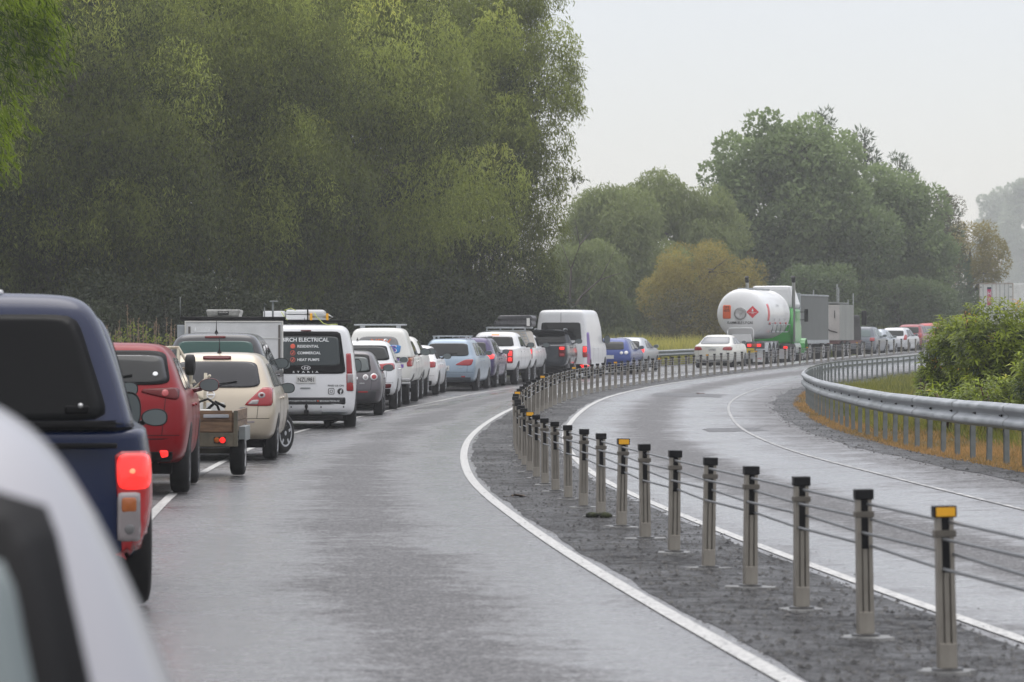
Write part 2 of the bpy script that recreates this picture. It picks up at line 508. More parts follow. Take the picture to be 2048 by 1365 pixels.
# bits lying on the road
def litter(o, Y, name, label, cat, m_, s, seed):
    X, Yp, Z = road_pt(o, Y, .014)
    bm = bmesh.new(); r = random.Random(seed)
    for k in range(9):
        c = Vector((r.uniform(-s, s), r.uniform(-s * .6, s * .6), 0)); a = r.uniform(0, 6.3)
        d = Vector((math.cos(a), math.sin(a), 0)) * s * r.uniform(.5, 1); e = Vector((-d.y, d.x, 0)) * .35
        z = r.uniform(.005, .03)
        bm.faces.new([bm.verts.new(c + p) for p in (-d, -e + Vector((0, 0, z)), d + Vector((0, 0, z * .5)), e + Vector((0, 0, z)))])
    ob = from_bm(name, bm, m_); ob.location = (X, Yp, Z)
    tag(ob, label, cat)
litter(2.85, 96, 'fallen_leaf', 'reddish brown dead leaf lying on the wet oncoming lane', 'leaf', mat('dead_leaf', (.22, .07, .04), .5), .08, 3)
litter(-.55, 37.5, 'fallen_twig', 'brown twig scrap beside the white edge line left of the barrier', 'twig', mat('twig_brown', (.09, .06, .04), .7), .10, 5)

# ================================================================= wire rope barrier
POSTM = noisy('weathered_post_steel', (.22, .20, .17), (.36, .335, .29), 5, .35, .55, .5, bump=.15, bscale=40, stretch=(1, 1, .25))
POSTD = mat('dark_clamp_steel', (.12, .108, .09), .6, .2)  # darker steel of the post clamps
CAPM = mat('black_cap_plastic', (.006, .006, .007), .5, 0, 0, .25)
YEL = mat('yellow_reflector', (.80, .40, .015), .3)
CONC = noisy('footing_concrete', (.07, .07, .068), (.20, .20, .19), 9, .3, .5)
ROPE = noisy('wire_rope_steel', (.13, .135, .14), (.24, .25, .26), 40, .35, .5, .6)
bar = empty('wire_rope_barrier', road_pt(0, 16.3))
bar.location = (0, 0, 0)
tag(bar, 'long curving wire rope barrier of steel posts and four cables between the two directions', 'wire rope barrier')

def post_meshes():
    H = .735
    bm = bmesh.new()
    # C section opening towards traffic: web, flanges, lips
    prof = [(-.020, -.030), (-.042, -.030), (-.047, .022), (-.028, .034), (.028, .034), (.047, .022), (.042, -.030), (.020, -.030)]
    t = .005
    inner = [(-.020, -.025), (-.037, -.025), (-.042, .018), (-.026, .028), (.026, .028), (.042, .018), (.037, -.025), (.020, -.025)]
    lo = [bm.verts.new((x, y, 0)) for x, y in prof]; hi = [bm.verts.new((x * .92, y, H)) for x, y in prof]
    li = [bm.verts.new((x, y, 0)) for x, y in inner]; hj = [bm.verts.new((x * .92, y, H)) for x, y in inner]
    for i in range(7):
        bm.faces.new((lo[i], lo[i+1], hi[i+1], hi[i])); bm.faces.new((li[i+1], li[i], hj[i], hj[i+1]))
        bm.faces.new((hi[i], hi[i+1], hj[i+1], hj[i]))
    for a in (0, 7):
        bm.faces.new((lo[a], li[a], hj[a], hi[a]))
    bbox(bm, -.040, .040, -.036, .04, 0, .14, .004)      # socket sleeve
    bbox(bm, -.0125, .0125, -.029, -.02, .13, .468, .002)
    post = bpy.data.meshes.new('post'); bm.normal_update(); bm.to_mesh(post); bm.free(); post.materials.append(POSTM)
    def M(name, f, *mats):
        b = bmesh.new(); f(b); b.normal_update(); me = bpy.data.meshes.new(name); b.to_mesh(me); b.free()
        for m_ in mats: me.materials.append(m_)
        return me
    cap = M('cap', lambda b: bbox(b, -.049, .049, -.042, .042, .727, .782, .006), CAPM)
    ycap = M('reflector_cap', lambda b: bbox(b, -.053, .053, -.045, .045, .725, .780, .005), CAPM)
    ref = M('reflector', lambda b: bbox(b, -.045, .045, -.049, -.044, .730, .772, .002), YEL)
    clamp = M('clamp', lambda b: bbox(b, -.050, .050, -.037, .040, .634, .666, .004), POSTD)
    insert = M('spacer', lambda b: (bbox(b, -.019, .019, -.031, .02, .47, .632, .003), bbox(b, -.019, .019, -.031, .02, .668, .724, .003)), CAPM)
    def ft(b):
        r = random.Random(4)
        pr = [(.11 + .07 * r.random()) for _ in range(18)]
        top = [b.verts.new((math.cos(i * math.pi / 9) * pr[i], math.sin(i * math.pi / 9) * pr[i], .012)) for i in range(18)]
        bot = [b.verts.new((v.co.x * 1.08, v.co.y * 1.08, -.02)) for v in top]
        b.faces.new(top)
        for i in range(18):
            b.faces.new((top[i], bot[i], bot[(i+1) % 18], top[(i+1) % 18]))
    foot = M('footing', ft, CONC)
    def sl(b):
        lathe(b, [(.0, .075), (.022, .075), (.026, .066), (.026, .05)], 'z', 20)
    sleeve = M('base_ring', sl, mat('black_ring', (.012, .012, .012), .3))
    return post, cap, ycap, ref, clamp, insert, foot, sleeve
pm = post_meshes()
rngp = random.Random(8)
POSTX = []
for n in range(-3, 90):
    Y = 16.3 + 2.05 * n
    X = float(BAR(Y)); Z = float(ground(X, Y)) + .010
    yaw = -heading(Y)
    yellow = n % 7 == 0
    p = bpy.data.objects.new('post', pm[0]); COL.objects.link(p); p.parent = bar
    p.location = (X, Y, Z); p.rotation_euler = (rngp.uniform(-.02, .02), rngp.uniform(-.022, .022), yaw + rngp.uniform(-.05, .05))
    POSTX.append((X, Y, Z, yaw))
    if n < 84:
        parts = [(pm[2] if yellow else pm[1], 'cap'), (pm[4], 'clamp'), (pm[5], 'spacer'), (pm[6], 'footing')]
        if yellow: parts.append((pm[3], 'reflector'))
        if n < 30: parts.append((pm[7], 'base_ring'))
        for me_, nm in parts:
            c = bpy.data.objects.new(nm, me_); COL.objects.link(c); c.parent = p
            if nm == 'footing':
                c.rotation_euler = (0, 0, rngp.uniform(0, 6)); c.location = (0, rngp.uniform(-.03, .05), 0)
    if yellow: p['label'] = 'weathered steel post topped with a yellow reflector cap'
# mossy clump on the ninth post
X, Y, Z, yw = POSTX[3 + 8]
bm = bmesh.new(); r = random.Random(1)
for k in range(9):
    b2 = bmesh.new(); bmesh.ops.create_icosphere(b2, subdivisions=2, radius=.035)
    c = Vector((r.uniform(-.12, .06), r.uniform(-.09, -.03), .018)); s = r.uniform(.6, 1.2)
    for v in b2.verts: v.co = c + Vector((v.co.x * s * 1.3, v.co.y * s, v.co.z * s * .8)) * (1 + .2 * r.random())
    merge(bm, b2)
o = from_bm('moss_clump', bm, noisy('moss', (.004, .005, .003), (.035, .045, .01), 20, .8, bump=.6), None, True)
o.location = (X, Y, Z); tag(o, 'dark mossy clump at the foot of a barrier post', 'moss clump')

for k, (h, dx) in enumerate(((.705, .004), (.625, -.026), (.555, .026), (.485, -.026))):
    bm = bmesh.new(); pts = []
    for j, (X, Y, Z, yw) in enumerate(POSTX):
        s = 1 if (j + k) % 2 else -1
        d = dx * 1 if k == 0 else .024 * s
        pts.append((X + d * math.cos(yw), Y + d * math.sin(yw), Z + h))
    tube(bm, pts, .0080, 8)
    from_bm('cable', bm, ROPE, bar)

# ================================================================= guardrails
def wbeam(name, og, Y0, Y1, side, label, post_steps, top=.77, zoff=0, mp=GALVP, mr=RAILM):
    """side=+1: face looks towards -o"""
    root = empty(name); tag(root, label, 'guardrail')
    prof = [(.0, .0), (.010, -.012), (.062, -.032), (.076, -.052), (.076, -.080), (.060, -.104), (.006, -.142), (.0, -.158), (.006, -.174), (.060, -.212), (.076, -.236), (.076, -.264), (.062, -.284), (.010, -.304), (.0, -.316)]
    Ys = np.arange(Y0, Y1, .5); m = len(Ys); V = []
    rr = random.Random(2)
    wob = np.interp(Ys, np.arange(Y0 - 2, Y1 + 4, 2.0), [rr.uniform(-.008, .008) for _ in np.arange(Y0 - 2, Y1 + 4, 2.0)])
    for d, z in prof:
        s = slope(Ys); n = np.sqrt(1 + s * s); oo = og - side * (d)
        X = BAR(Ys) + oo / n; Y = Ys - oo * s / n
        V.append(np.stack([X, Y, ground(X, Y) + top + z + wob + zoff], 1))
    V = np.concatenate(V); q = []
    for i in range(len(prof) - 1):
        a = np.arange(m - 1) + i * m; q.append(np.stack([a, a + m, a + m + 1, a + 1], 1))
    me = np_mesh('rail', V, np.concatenate(q))
    o = link('rail', me, mr, root, False)
    md = o.modifiers.new('s', 'SOLIDIFY'); md.thickness = .006; md.offset = 0
    # lap joints between the beams
    for Y in np.arange(Y0 + .5, min(Y1, 120), 4.0):
        th = heading(Y); bm = bmesh.new(); A = []; B = []
        for d, z in prof:
            X_, Y_, Z_ = road_pt(og - side * (d + .008), Y); 
            A.append(bm.verts.new((X_, Y_, Z_ + top + z + .004))); B.append(bm.verts.new((X_ + math.sin(th) * .06, Y_ + math.cos(th) * .06, Z_ + top + z + .004)))
        for i in range(len(prof) - 1): bm.faces.new((A[i], B[i], B[i+1], A[i+1]))
        from_bm('lap_joint', bm, GALVP, root)
    # bolts
    bm = bmesh.new()
    for Y in np.arange(Y0 + 1, min(Y1, 130), 2.0):
        X, Yp, Z = road_pt(og - side * .012, Y); th = heading(Y)
        b2 = bmesh.new()
        bbox(b2, -.012, .004, -.035, .035, top - .168, top - .140, .006)
        bbox(b2, -.012, .0, .10, .125, top - .163, top - .146, .004)
        bmesh.ops.transform(b2, matrix=Matrix.Translation((X, Yp, Z + zoff)) @ Matrix.Rotation(-th, 4, 'Z'), verts=b2.verts)
        merge(bm, b2)
    from_bm('splice_bolts', bm, BLACK, root)
    b = bmesh.new()
    bbox(b, -.004, .004, -.041, .041, -.12, top - .02)
    bbox(b, -.031, .031, -.046, -.041, -.12, top - .02)
    bbox(b, -.031, .031, .041, .046, -.12, top - .02)
    b.normal_update(); pme = bpy.data.meshes.new('post'); b.to_mesh(pme); b.free(); pme.materials.append(mp)
    Y = Y0 + .3; cnt = 0
    while Y < Y1 and cnt < 99:
        X, Yp, Z = road_pt(og + side * .065, Y)
        p = bpy.data.objects.new('post', pme); COL.objects.link(p); p.parent = root
        p.location = (X, Yp, Z - .02 + zoff); p.rotation_euler = (rr.uniform(-.02, .02), rr.uniform(-.02, .02), -heading(Y))
        Y += post_steps(Y); cnt += 1
    return root
wbeam('guardrail', 5.76, 34, 176, 1, 'galvanised W beam guardrail on close posts along the inside of the bend beside dry grass', lambda Y: float(np.interp(Y, [40, 60, 76], [1.25, 1.5, 2.2])))
wbeam('guardrail', -9.5, 60, 215, -1, 'far galvanised guardrail behind the queue in front of the yellow green meadow', lambda Y: 2.0, mp=noisy('timber_post', (.10, .07, .045), (.20, .15, .10), 6, .7))
# ================================================================= vehicle kit
# local frame of a vehicle: x to the right, y forward from the rear bumper, z up from the ground
def shell(name, rows, mats, parent, cr=.18, level=3, bow=.06, fbow=.12, camber=.02, bottom=True, topscale=.62):
    bm = bmesh.new(); cl = bm.edges.layers.float.new('crease_edge')
    loops = []
    for (z, hw, y0, y1, c) in rows:
        Lh = y1 - y0; k = min(cr, Lh * .3)
        half = [(0, y0 - bow), (.55, y0 - bow * .45), (.90, y0 + k * .25), (1.0, y0 + k * 1.1),
                (1.0, y0 + Lh * .3), (1.0, y0 + Lh * .5), (1.0, y0 + Lh * .7), (1.0, y1 - k * 1.6), (.88, y1 - k * .45), (.5, y1 + fbow * .6), (0, y1 + fbow)]
        full = half + [(-x, y) for x, y in half[-2:0:-1]]
        loops.append([bm.verts.new((x * hw, y, z)) for x, y in full])
    n = len(loops[0])
    for (a, b) in zip(loops, loops[1:]):
        for i in range(n):
            f = bm.faces.new((a[i], a[(i+1) % n], b[(i+1) % n], b[i])); f.smooth = True
    for lp, row in zip(loops, rows):
        if row[4]:
            for i in range(n):
                e = bm.edges.get((lp[i], lp[(i+1) % n]))
                if e: e[cl] = row[4]
    # top cap : inner loop + centre
    top = loops[-1]; z, hw, y0, y1, c = rows[-1]; cy = (y0 + y1) / 2
    inner = [bm.verts.new((v.co.x * topscale, cy + (v.co.y - cy) * .75, z + camber)) for v in top]
    for i in range(n):
        f = bm.faces.new((top[i], top[(i+1) % n], inner[(i+1) % n], inner[i])); f.smooth = True
    h = n // 2
    for i in range(h):      # quads across
        j0, j1 = (n - i) % n, (n - i - 1) % n
        vs = []
        for v in (inner[i], inner[i+1], inner[j1], inner[j0]):
            if v not in vs: vs.append(v)
        if len(vs) >= 3: bm.faces.new(vs).smooth = True
    if bottom:
        bm.faces.new(loops[0][::-1])
    bmesh.ops.recalc_face_normals(bm, faces=bm.faces)
    me = bpy.data.meshes.new(name); bm.to_mesh(me); bm.free()
    o = bpy.data.objects.new(name, me); COL.objects.link(o)
    md = o.modifiers.new('s', 'SUBSURF'); md.levels = level; md.render_levels = level
    bpy.context.view_layer.update()
    dg = bpy.context.evaluated_depsgraph_get()
    me2 = bpy.data.meshes.new_from_object(o.evaluated_get(dg)); me2.name = name
    bpy.data.objects.remove(o); bpy.data.meshes.remove(me)
    o = link(name, me2, mats, parent, True)
    vs = [v.co.copy() for v in me2.vertices]
    bvh = BVHTree.FromPolygons(vs, [tuple(p.vertices) for p in me2.polygons])
    return o, bvh

def proj(bvh, p, mode, offs):
    if mode == 'rear': h = bvh.ray_cast(Vector((p.x, -6, p.z)), Vector((0, 1, 0)))
    elif mode == 'right': h = bvh.ray_cast(Vector((6, p.y, p.z)), Vector((-1, 0, 0)))
    elif mode == 'left': h = bvh.ray_cast(Vector((-6, p.y, p.z)), Vector((1, 0, 0)))
    elif mode == 'top': h = bvh.ray_cast(Vector((p.x, p.y, 6)), Vector((0, 0, -1)))
    else: h = (None,)
    if h[0] is None:
        h = bvh.find_nearest(p)
    co, no = h[0], h[1]
    d = {'rear': Vector((0, -1, 0)), 'right': Vector((1, 0, 0)), 'left': Vector((-1, 0, 0)), 'top': Vector((0, 0, 1))}.get(mode)
    if d is not None and no.dot(d) < 0: no = -no
    if d is None:
        cdir = (p - Vector((0, p.y * .5 + 1.0, p.z * .6)))
        if no.dot(cdir) < 0: no = -no
    return co + no * offs

def patch(name, bvh, quad, mat_, parent, mode='rear', rnd=.25, offs=.005, K=40, rings=7, thick=.02, mirror=False, bulge=0.0, exact=False):
    """quad: 4 corners (bl, br, tr, tl) as (a, z) in the projection plane or 3d; rounded-square patch laid on the body"""
    q = []
    for c in quad:
        if len(c) == 3: q.append(Vector(c))
        elif mode in ('rear',): q.append(Vector((c[0], 0, c[1])))
        elif mode == 'top': q.append(Vector((c[0], c[1], 0)))
        else: q.append(Vector((0, c[0], c[1])))
    if mirror:
        q = [Vector((-v.x, v.y, v.z)) for v in q]
        if mode == 'right': mode = 'left'
    def bil(u, v):
        u = (u + 1) / 2; v = (v + 1) / 2
        p = (q[0] * (1-u) + q[1] * u) * (1-v) + (q[3] * (1-u) + q[2] * u) * v
        return p
    def rs(t):
        c, s = math.cos(t), math.sin(t)
        e = 2.0 / max(rnd, .05)      # superellipse exponent
        r = (abs(c) ** e + abs(s) ** e) ** (-1 / e)
        return c * r, s * r
    bm = bmesh.new(); prev = None
    ctr = bm.verts.new(proj(bvh, bil(0, 0), mode, offs + bulge))
    for i in range(1, rings + 1):
        ring = []
        for k in range(K):
            u, v = rs(2 * math.pi * (k + .5) / K)
            f = i / rings
            # inner rings drift to the rounded square
            ring.append(bm.verts.new(proj(bvh, bil(u * f, v * f), mode, offs + bulge * (1 - f * f))))
        if prev is None:
            for k in range(K): bm.faces.new((ctr, ring[k], ring[(k+1) % K])).smooth = True
        else:
            for k in range(K): bm.faces.new((prev[k], ring[k], ring[(k+1) % K], prev[(k+1) % K])).smooth = True
        prev = ring
    ring = []
    for k in range(K):
        u, v = rs(2 * math.pi * (k + .5) / K)
        ring.append(bm.verts.new(proj(bvh, bil(u, v), mode, -thick)))
    for k in range(K): bm.faces.new((prev[k], ring[k], ring[(k+1) % K], prev[(k+1) % K]))
    bmesh.ops.recalc_face_normals(bm, faces=bm.faces)
    # outward
    bm.normal_update()
    out_ = {'rear': Vector((0, -1, 0)), 'right': Vector((1, 0, 0)), 'left': Vector((-1, 0, 0)), 'top': Vector((0, 0, 1))}.get(mode)
    if out_ is None: out_ = (ctr.co - Vector((0, ctr.co.y + .6, ctr.co.z)))
    if ctr.link_faces[0].normal.dot(out_) < 0:
        bmesh.ops.reverse_faces(bm, faces=bm.faces)
    return from_bm(name, bm, mat_, parent)

FONT_CACHE = {}
def text_mesh(s, size=1.0):
    if s in FONT_CACHE: return FONT_CACHE[s]
    cu = bpy.data.curves.new('lettering', 'FONT'); cu.body = s; cu.align_x = 'CENTER'; cu.align_y = 'CENTER'; cu.resolution_u = 4; cu.offset = .018
    o = bpy.data.objects.new('lettering', cu); COL.objects.link(o)
    bpy.context.view_layer.update()
    me = bpy.data.meshes.new_from_object(o.evaluated_get(bpy.context.evaluated_depsgraph_get()))
    bpy.data.objects.remove(o)
    co = np.array([v.co[:] for v in me.vertices])
    FONT_CACHE[s] = (co, [tuple(p.vertices) for p in me.polygons])
    return FONT_CACHE[s]

def lettering(s, width, height, c, mat_, parent, name='lettering', bvh=None, mode='rear', offs=.01, bold=0.0, rot=0, y=None):
    """flat lettering facing backwards at c=(x,y,z) or draped over bvh"""
    co, pol = text_mesh(s)
    w = co[:, 0].max() - co[:, 0].min(); h = co[:, 1].max() - co[:, 1].min()
    cx = (co[:, 0].max() + co[:, 0].min()) / 2; cy = (co[:, 1].max() + co[:, 1].min()) / 2
    me = bpy.data.meshes.new(name); vs = []
    for v in co:
        a, b = (v[0] - cx) / w * width, (v[1] - cy) / h * height
        if mode == 'rear': p = Vector((c[0] + a, c[1], c[2] + b))
        else: p = Vector((c[0], c[1] + a, c[2] + b))
        if bvh is not None: p = proj(bvh, p, mode, offs)
        vs.append(p)
    me.from_pydata(vs, [], pol); me.update()
    o = link(name, me, mat_, parent)
    if bold:
        md = o.modifiers.new('s', 'SOLIDIFY'); md.thickness = bold
    return o

WHEELS = {}
def wheel(parent, x, y, R, w, style, side, steer=0.0):
    key = (round(R, 3), round(w, 3), style)
    if key not in WHEELS:
        bm = bmesh.new()
        rr = R * .66
        lathe(bm, [(-w/2 + .01, rr), (-w/2, R * .80), (-w/2 + .012, R * .93), (-w/2 + .035, R * .99), (0, R), (w/2 - .035, R * .99), (w/2 - .012, R * .93), (w/2, R * .80), (w/2 - .01, rr)], 'x', 36)
        ty = bpy.data.meshes.new('tyre'); bm.normal_update(); bm.to_mesh(ty); bm.free(); ty.materials.append(RUBBER)
        bm = bmesh.new(); ns = {'five': 5, 'ten': 10, 'steel': 8, 'six': 6}[style]
        lathe(bm, [(w/2 - .012, rr + .004), (w/2 - .004, rr - .004), (w/2 - .006, rr - .025), (w/2 - .04, rr - .035), (-.02, rr - .04)], 'x', 36, mi=0)
        b2 = bmesh.new(); lathe(b2, [(w/2 - .062, rr * .98), (w/2 - .060, .01)], 'x', 24); merge(bm, b2, 1)
        lathe(bm, [(w/2 - .06, rr * .24), (w/2 - .012, rr * .22), (w/2 - .008, rr * .12)], 'x', 16)
        for k in range(ns):
            b2 = bmesh.new(); sw = rr * {5: .30, 10: .10, 8: .26, 6: .22}[ns]
            bbox(b2, w/2 - .05, w/2 - .012, -sw / 2, sw / 2, rr * .12, rr - .012, .006)
            for v in b2.verts:
                if v.co.z > rr * .6: v.co.y *= .72; v.co.x += .004
            bmesh.ops.transform(b2, matrix=Matrix.Rotation(2 * math.pi * k / ns, 4, 'X'), verts=b2.verts)
            merge(bm, b2, 0)
        rm = bpy.data.meshes.new('rim'); bm.normal_update(); bm.to_mesh(rm); bm.free()
        rm.materials.append(DALLOY if style == 'ten' else (STEELRIM if style == 'steel' else ALLOY)); rm.materials.append(BLACK)
        WHEELS[key] = (ty, rm)
    ty, rm = WHEELS[key]
    w_ = empty('wheel', (x, y, R), (0, 0, (math.pi if side < 0 else 0) + steer)); w_.parent = parent
    for me, nm in ((ty, 'tyre'), (rm, 'rim')):
        o = bpy.data.objects.new(nm, me); COL.objects.link(o); o.parent = w_

def mirror(parent, x, y, z, side, body_mat, s=1.0, tall=False):
    hw, hh = (.115 * s, .078 * s) if not tall else (.10 * s, .14 * s)
    def sq(t, a, b, e=2.6):
        c, n = math.cos(t), math.sin(t); q = (abs(c) ** e + abs(n) ** e) ** (-1 / e)
        px_, pz_ = c * q, n * q
        if side * px_ < 0: pz_ *= 1 + .22 * side * px_          # narrower towards the car
        return px_ * a, pz_ * b
    bm = bmesh.new(); K = 28; prev = None
    for f, yy in ((.88, -.002), (.97, -.004), (1.0, .012), (.99, .04 * s), (.90, .075 * s), (.66, .10 * s), (.30, .112 * s)):
        ring_ = [bm.verts.new((sq(2 * math.pi * k / K, hw * f, hh * f)[0], yy, sq(2 * math.pi * k / K, hw * f, hh * f)[1])) for k in range(K)]
        if prev:
            for k in range(K): bm.faces.new((prev[k], prev[(k+1) % K], ring_[(k+1) % K], ring_[k])).smooth = True
        else: bm.faces.new(ring_)
        prev = ring_
    bm.faces.new(prev[::-1])
    tube(bm, [(-side * hw * .75, .055 * s, -hh * .55), (-side * (hw + .10), .07, -hh * .95)], .024 * s, 8)
    o = from_bm('mirror', bm, body_mat, parent); o.location = (x + side * hw, y, z)
    bm = bmesh.new()
    f = bm.faces.new([bm.verts.new((sq(2 * math.pi * k / K, hw * .90, hh * .88)[0], -.007, sq(2 * math.pi * k / K, hw * .90, hh * .88)[1])) for k in range(K)])
    from_bm('mirror_glass', bm, MIRROR, o)

def plate(parent, bvh, x, z, text, w=.36, h=.125, pm_=None, ink=None):
    p = proj(bvh, Vector((x, 0, z)), 'rear', 0)
    bm = bmesh.new(); bbox(bm, x - w/2, x + w/2, p.y - .022, p.y + .02, z - h/2, z + h/2, .003)
    bbox(bm, x - w/2 - .008, x + w/2 + .008, p.y - .014, p.y + .022, z - h/2 - .012, z + h/2 + .008, 0, 1)
    o = from_bm('number_plate', bm, [pm_ or PLATE, BLACK], parent)
    if text:
        lettering(text, w * .86, h * .62, (x, p.y - .0235, z), ink or INK, o, 'plate_text', bold=.001)
    return o

def rail(bm, x, y0, y1, z, r=.016, foot=.03):
    tube(bm, [(x, y0, z - foot), (x, y0 + .08, z), (x, (y0 + y1) / 2, z + .012), (x, y1 - .08, z), (x, y1, z - foot)], r, 8)

def build_vehicle(v):
    """v: dict describing one vehicle"""
    g = v.get
    D, W_, H, Ln, st = v['D'], v['W'], v['H'], v['L'], v['style']
    X = (v['xr'] - 1024) * D / F - W_ / 2 * math.cos(heading(D))
    hd = v.get('yaw', -float(np.interp(D, [67, 78, 84.5, 90.5, 101.5, 107.5, 113, 118, 124, 129, 133, 143, 158, 180, 229], [-.04, -.02, .0, .04, .05, .11, .095, .12, .11, .14, .165, .175, .23, .27, .33])))
    Yf = D + Ln
    z0 = float(ground(X, D + .8)); z1 = float(ground(X - math.sin(hd) * Ln, Yf - .8))
    pitch = math.atan2(z1 - z0, Ln - 1.6)
    root = empty(v['name'], (X, D, z0 + .012 - pitch * .8), (pitch, 0, hd))
    tag(root, v['label'], v['cat'], v.get('group', 'vehicles queued nose to tail in the left lane'))
    hw = W_ / 2; P = v['paint']; lv = g('lod', 3); gb = g('clear', .28)
    gl = g('glass', GLASS)
    R = g('R', .33); tw = g('tw', .215)
    belt = g('belt', H * .60)
    out_ = {}
    if st in ('hatch', 'suv', 'wagon'):
        sl = g('tail', .42)
        rows = [(gb, hw * .88, .22, Ln - .25, .5), (gb + .07, hw * .965, .03, Ln - .06, .2), (gb + .24, hw * 1.0, -.02, Ln, 0), (belt * .72, hw * 1.015, .00, Ln, 0.15),
                (belt - .06, hw * 1.005, .06, Ln - .10, 0.1), (belt + .02, hw * .965, .11, Ln - .35, .35),
                (belt + .08, hw * .925, .15, Ln - 1.15, 0), (belt + (H - belt) * .55, hw * .83, .13 + sl * .45, Ln - 1.65, 0),
                (H - .09, hw * .735, .13 + sl * .85, Ln - 2.05, .2), (H - .015, hw * .64, .17 + sl, Ln - 2.25, .1)]
    elif st == 'sedan':
        rows = [(gb, hw * .88, .22, Ln - .25, .5), (gb + .07, hw * .965, .03, Ln - .06, .2), (gb + .24, hw * 1.0, -.02, Ln, 0), (belt * .78, hw * 1.015, .00, Ln, 0.15),
                (belt + .02, hw * .95, .06, Ln - .20, 0.4), (belt + .05, hw * .88, .55, Ln - 1.15, .1),
                (belt + (H - belt) * .55, hw * .79, 1.05, Ln - 1.65, 0), (H - .06, hw * .70, 1.42, Ln - 2.0, .1), (H - .01, hw * .60, 1.6, Ln - 2.2, 0)]
    elif st == 'ute':
        tub = g('tub', 1.12)
        rows = [(gb, hw * .86, .10, Ln - .25, .5), (gb + .08, hw * .95, .04, Ln - .06, .2), (gb + .3, hw * 1.0, .04, Ln, 0), (tub * .78, hw * 1.01, .05, Ln, 0.2),
                (tub, hw * .965, .06, Ln - .25, 0.8), (tub + .01, hw * .93, 1.55, Ln - 1.2, .6),
                (tub + (H - tub) * .55, hw * .83, 1.68, Ln - 1.65, 0), (H - .08, hw * .74, 1.80, Ln - 2.05, .2), (H - .01, hw * .64, 1.9, Ln - 2.25, .1)]
        belt = tub
    elif st == 'van':
        rk = g('rake', .10)
        rows = [(gb, hw * .90, .18, Ln - .25, .5), (gb + .08, hw * .97, .02, Ln - .06, .3), (gb + .3, hw * 1.0, 0, Ln, 0), (belt, hw * 1.005, .03, Ln - .15, 0.1),
                (belt + .08, hw * .985, .05, Ln - .9, .1), (belt + (H - belt) * .5, hw * g('mid', .94), .05 + rk * .5, Ln - 1.4, 0),
                (H - .12, hw * g('top', .86), .05 + rk, Ln - 1.9, .3), (H - .01, hw * (g('top', .86) - .09), .12 + rk, Ln - 2.1, .2)]
    body, bvh = shell('body', rows, [P], root, level=lv, cr=g('cr', .18), bow=g('bow', .06), camber=g('camber', .02))
    # black sill / lower bumper
    if g('lower', True):
        lo = g('lowerz', gb + .16)
        patch('bumper_skirt', bvh, [(-hw * .93, gb + .02), (hw * .93, gb + .02), (hw * .96, lo), (-hw * .96, lo)], g('lowermat', BLACK), root, rnd=.2, offs=.006, K=48)
    bm = bmesh.new(); bbox(bm, -hw * .80, hw * .80, .35, Ln - .4, gb - .12, gb + .1, .03)
    bbox(bm, -hw * .9, hw * .9, .85 - .04, .85 + .04, R - .05, R + .05)
    bbox(bm, -.22, .22, .35, .6, gb - .06, gb + .04, .02)
    if g('exhaust'): tube(bm, [(g('exhaust'), .12, gb - .01), (g('exhaust'), .6, gb)], .032, 10)
    from_bm('underbody', bm, DARK, root)
    # wheels + arches
    yr, yf = g('yr', .88), Ln - g('fo', .88)
    for yy in (yr, yf):
        for s in (1, -1):
            ar = R + .055
            patch('wheel_arch', bvh, [(yy - ar, R - ar), (yy + ar, R - ar), (yy + ar, R + ar), (yy - ar, R + ar)], g('archmat', BLACK), root, mode='right', rnd=1.0, offs=.004, mirror=s < 0, K=32)
            steer = g('steer', 0) if yy == yf else 0
            xo = max(abs(proj(bvh, Vector((0, yy + dy_, R * kz)), 'right', 0).x) for kz in (.8, 1.1, 1.6) for dy_ in (-R * .6, 0, R * .6))
            wheel(root, s * (xo - tw / 2 + .002), yy, R, tw, g('wheels', 'five'), s, steer)
    # glass
    if g('rw'):
        xb, xt, zb_, zt_ = g('rw')
        patch('rear_window', bvh, [(-xb, zb_), (xb, zb_), (xt, zt_), (-xt, zt_)], gl, root, rnd=g('rwr', .22), offs=.016, K=72, rings=12)
    if g('rw2'):   # black surround behind glass
        xb, xt, zb_, zt_ = g('rw2')
        patch('window_surround', bvh, [(-xb, zb_), (xb, zb_), (xt, zt_), (-xt, zt_)], BLACK, root, rnd=g('rwr2', .2), offs=.010, K=72, rings=12)
    for (a, b, c, d) in g('sw', []):   # a: rear lower y, b: front lower y, c: front upper y, d: rear upper y
        zb_, zt_ = g('swz', (belt + .05, H - .14))
        for s in (1, -1):
            patch('side_window', bvh, [(a, zb_), (b, zb_), (c, zt_), (d, zt_)], gl if gl is not GREENGLASS else GLASS, root, mode='right', rnd=.16, offs=.005, mirror=s < 0, K=32)
    if g('windscreen', True) and st != 'van':
        pass
    if lv >= 3 and st in ('hatch', 'suv', 'wagon', 'sedan'):
        def seam(nm, x0, x1, z0, z1, m_=BLACK, w=.007, of=.004):
            bm = bmesh.new(); nn = 22; A = []; B = []
            dx, dz = x1 - x0, z1 - z0; ll = math.hypot(dx, dz); nx_, nz_ = -dz / ll * w, dx / ll * w
            for i in range(nn + 1):
                t = i / nn
                A.append(bm.verts.new(proj(bvh, Vector((x0 + dx * t, 0, z0 + dz * t)), 'rear', of)))
                B.append(bm.verts.new(proj(bvh, Vector((x0 + dx * t + nx_, 0, z0 + dz * t + nz_)), 'rear', of)))
            for i in range(nn): bm.faces.new((A[i], B[i], B[i+1], A[i+1]))
            return from_bm(nm, bm, m_, root)
        zb0 = gb + .30
        seam('bumper_gap', -hw * .90, hw * .90, zb0, zb0)
        for s in (1, -1): seam('tailgate_gap', s * hw * .70, s * hw * .74, zb0, belt - .02)
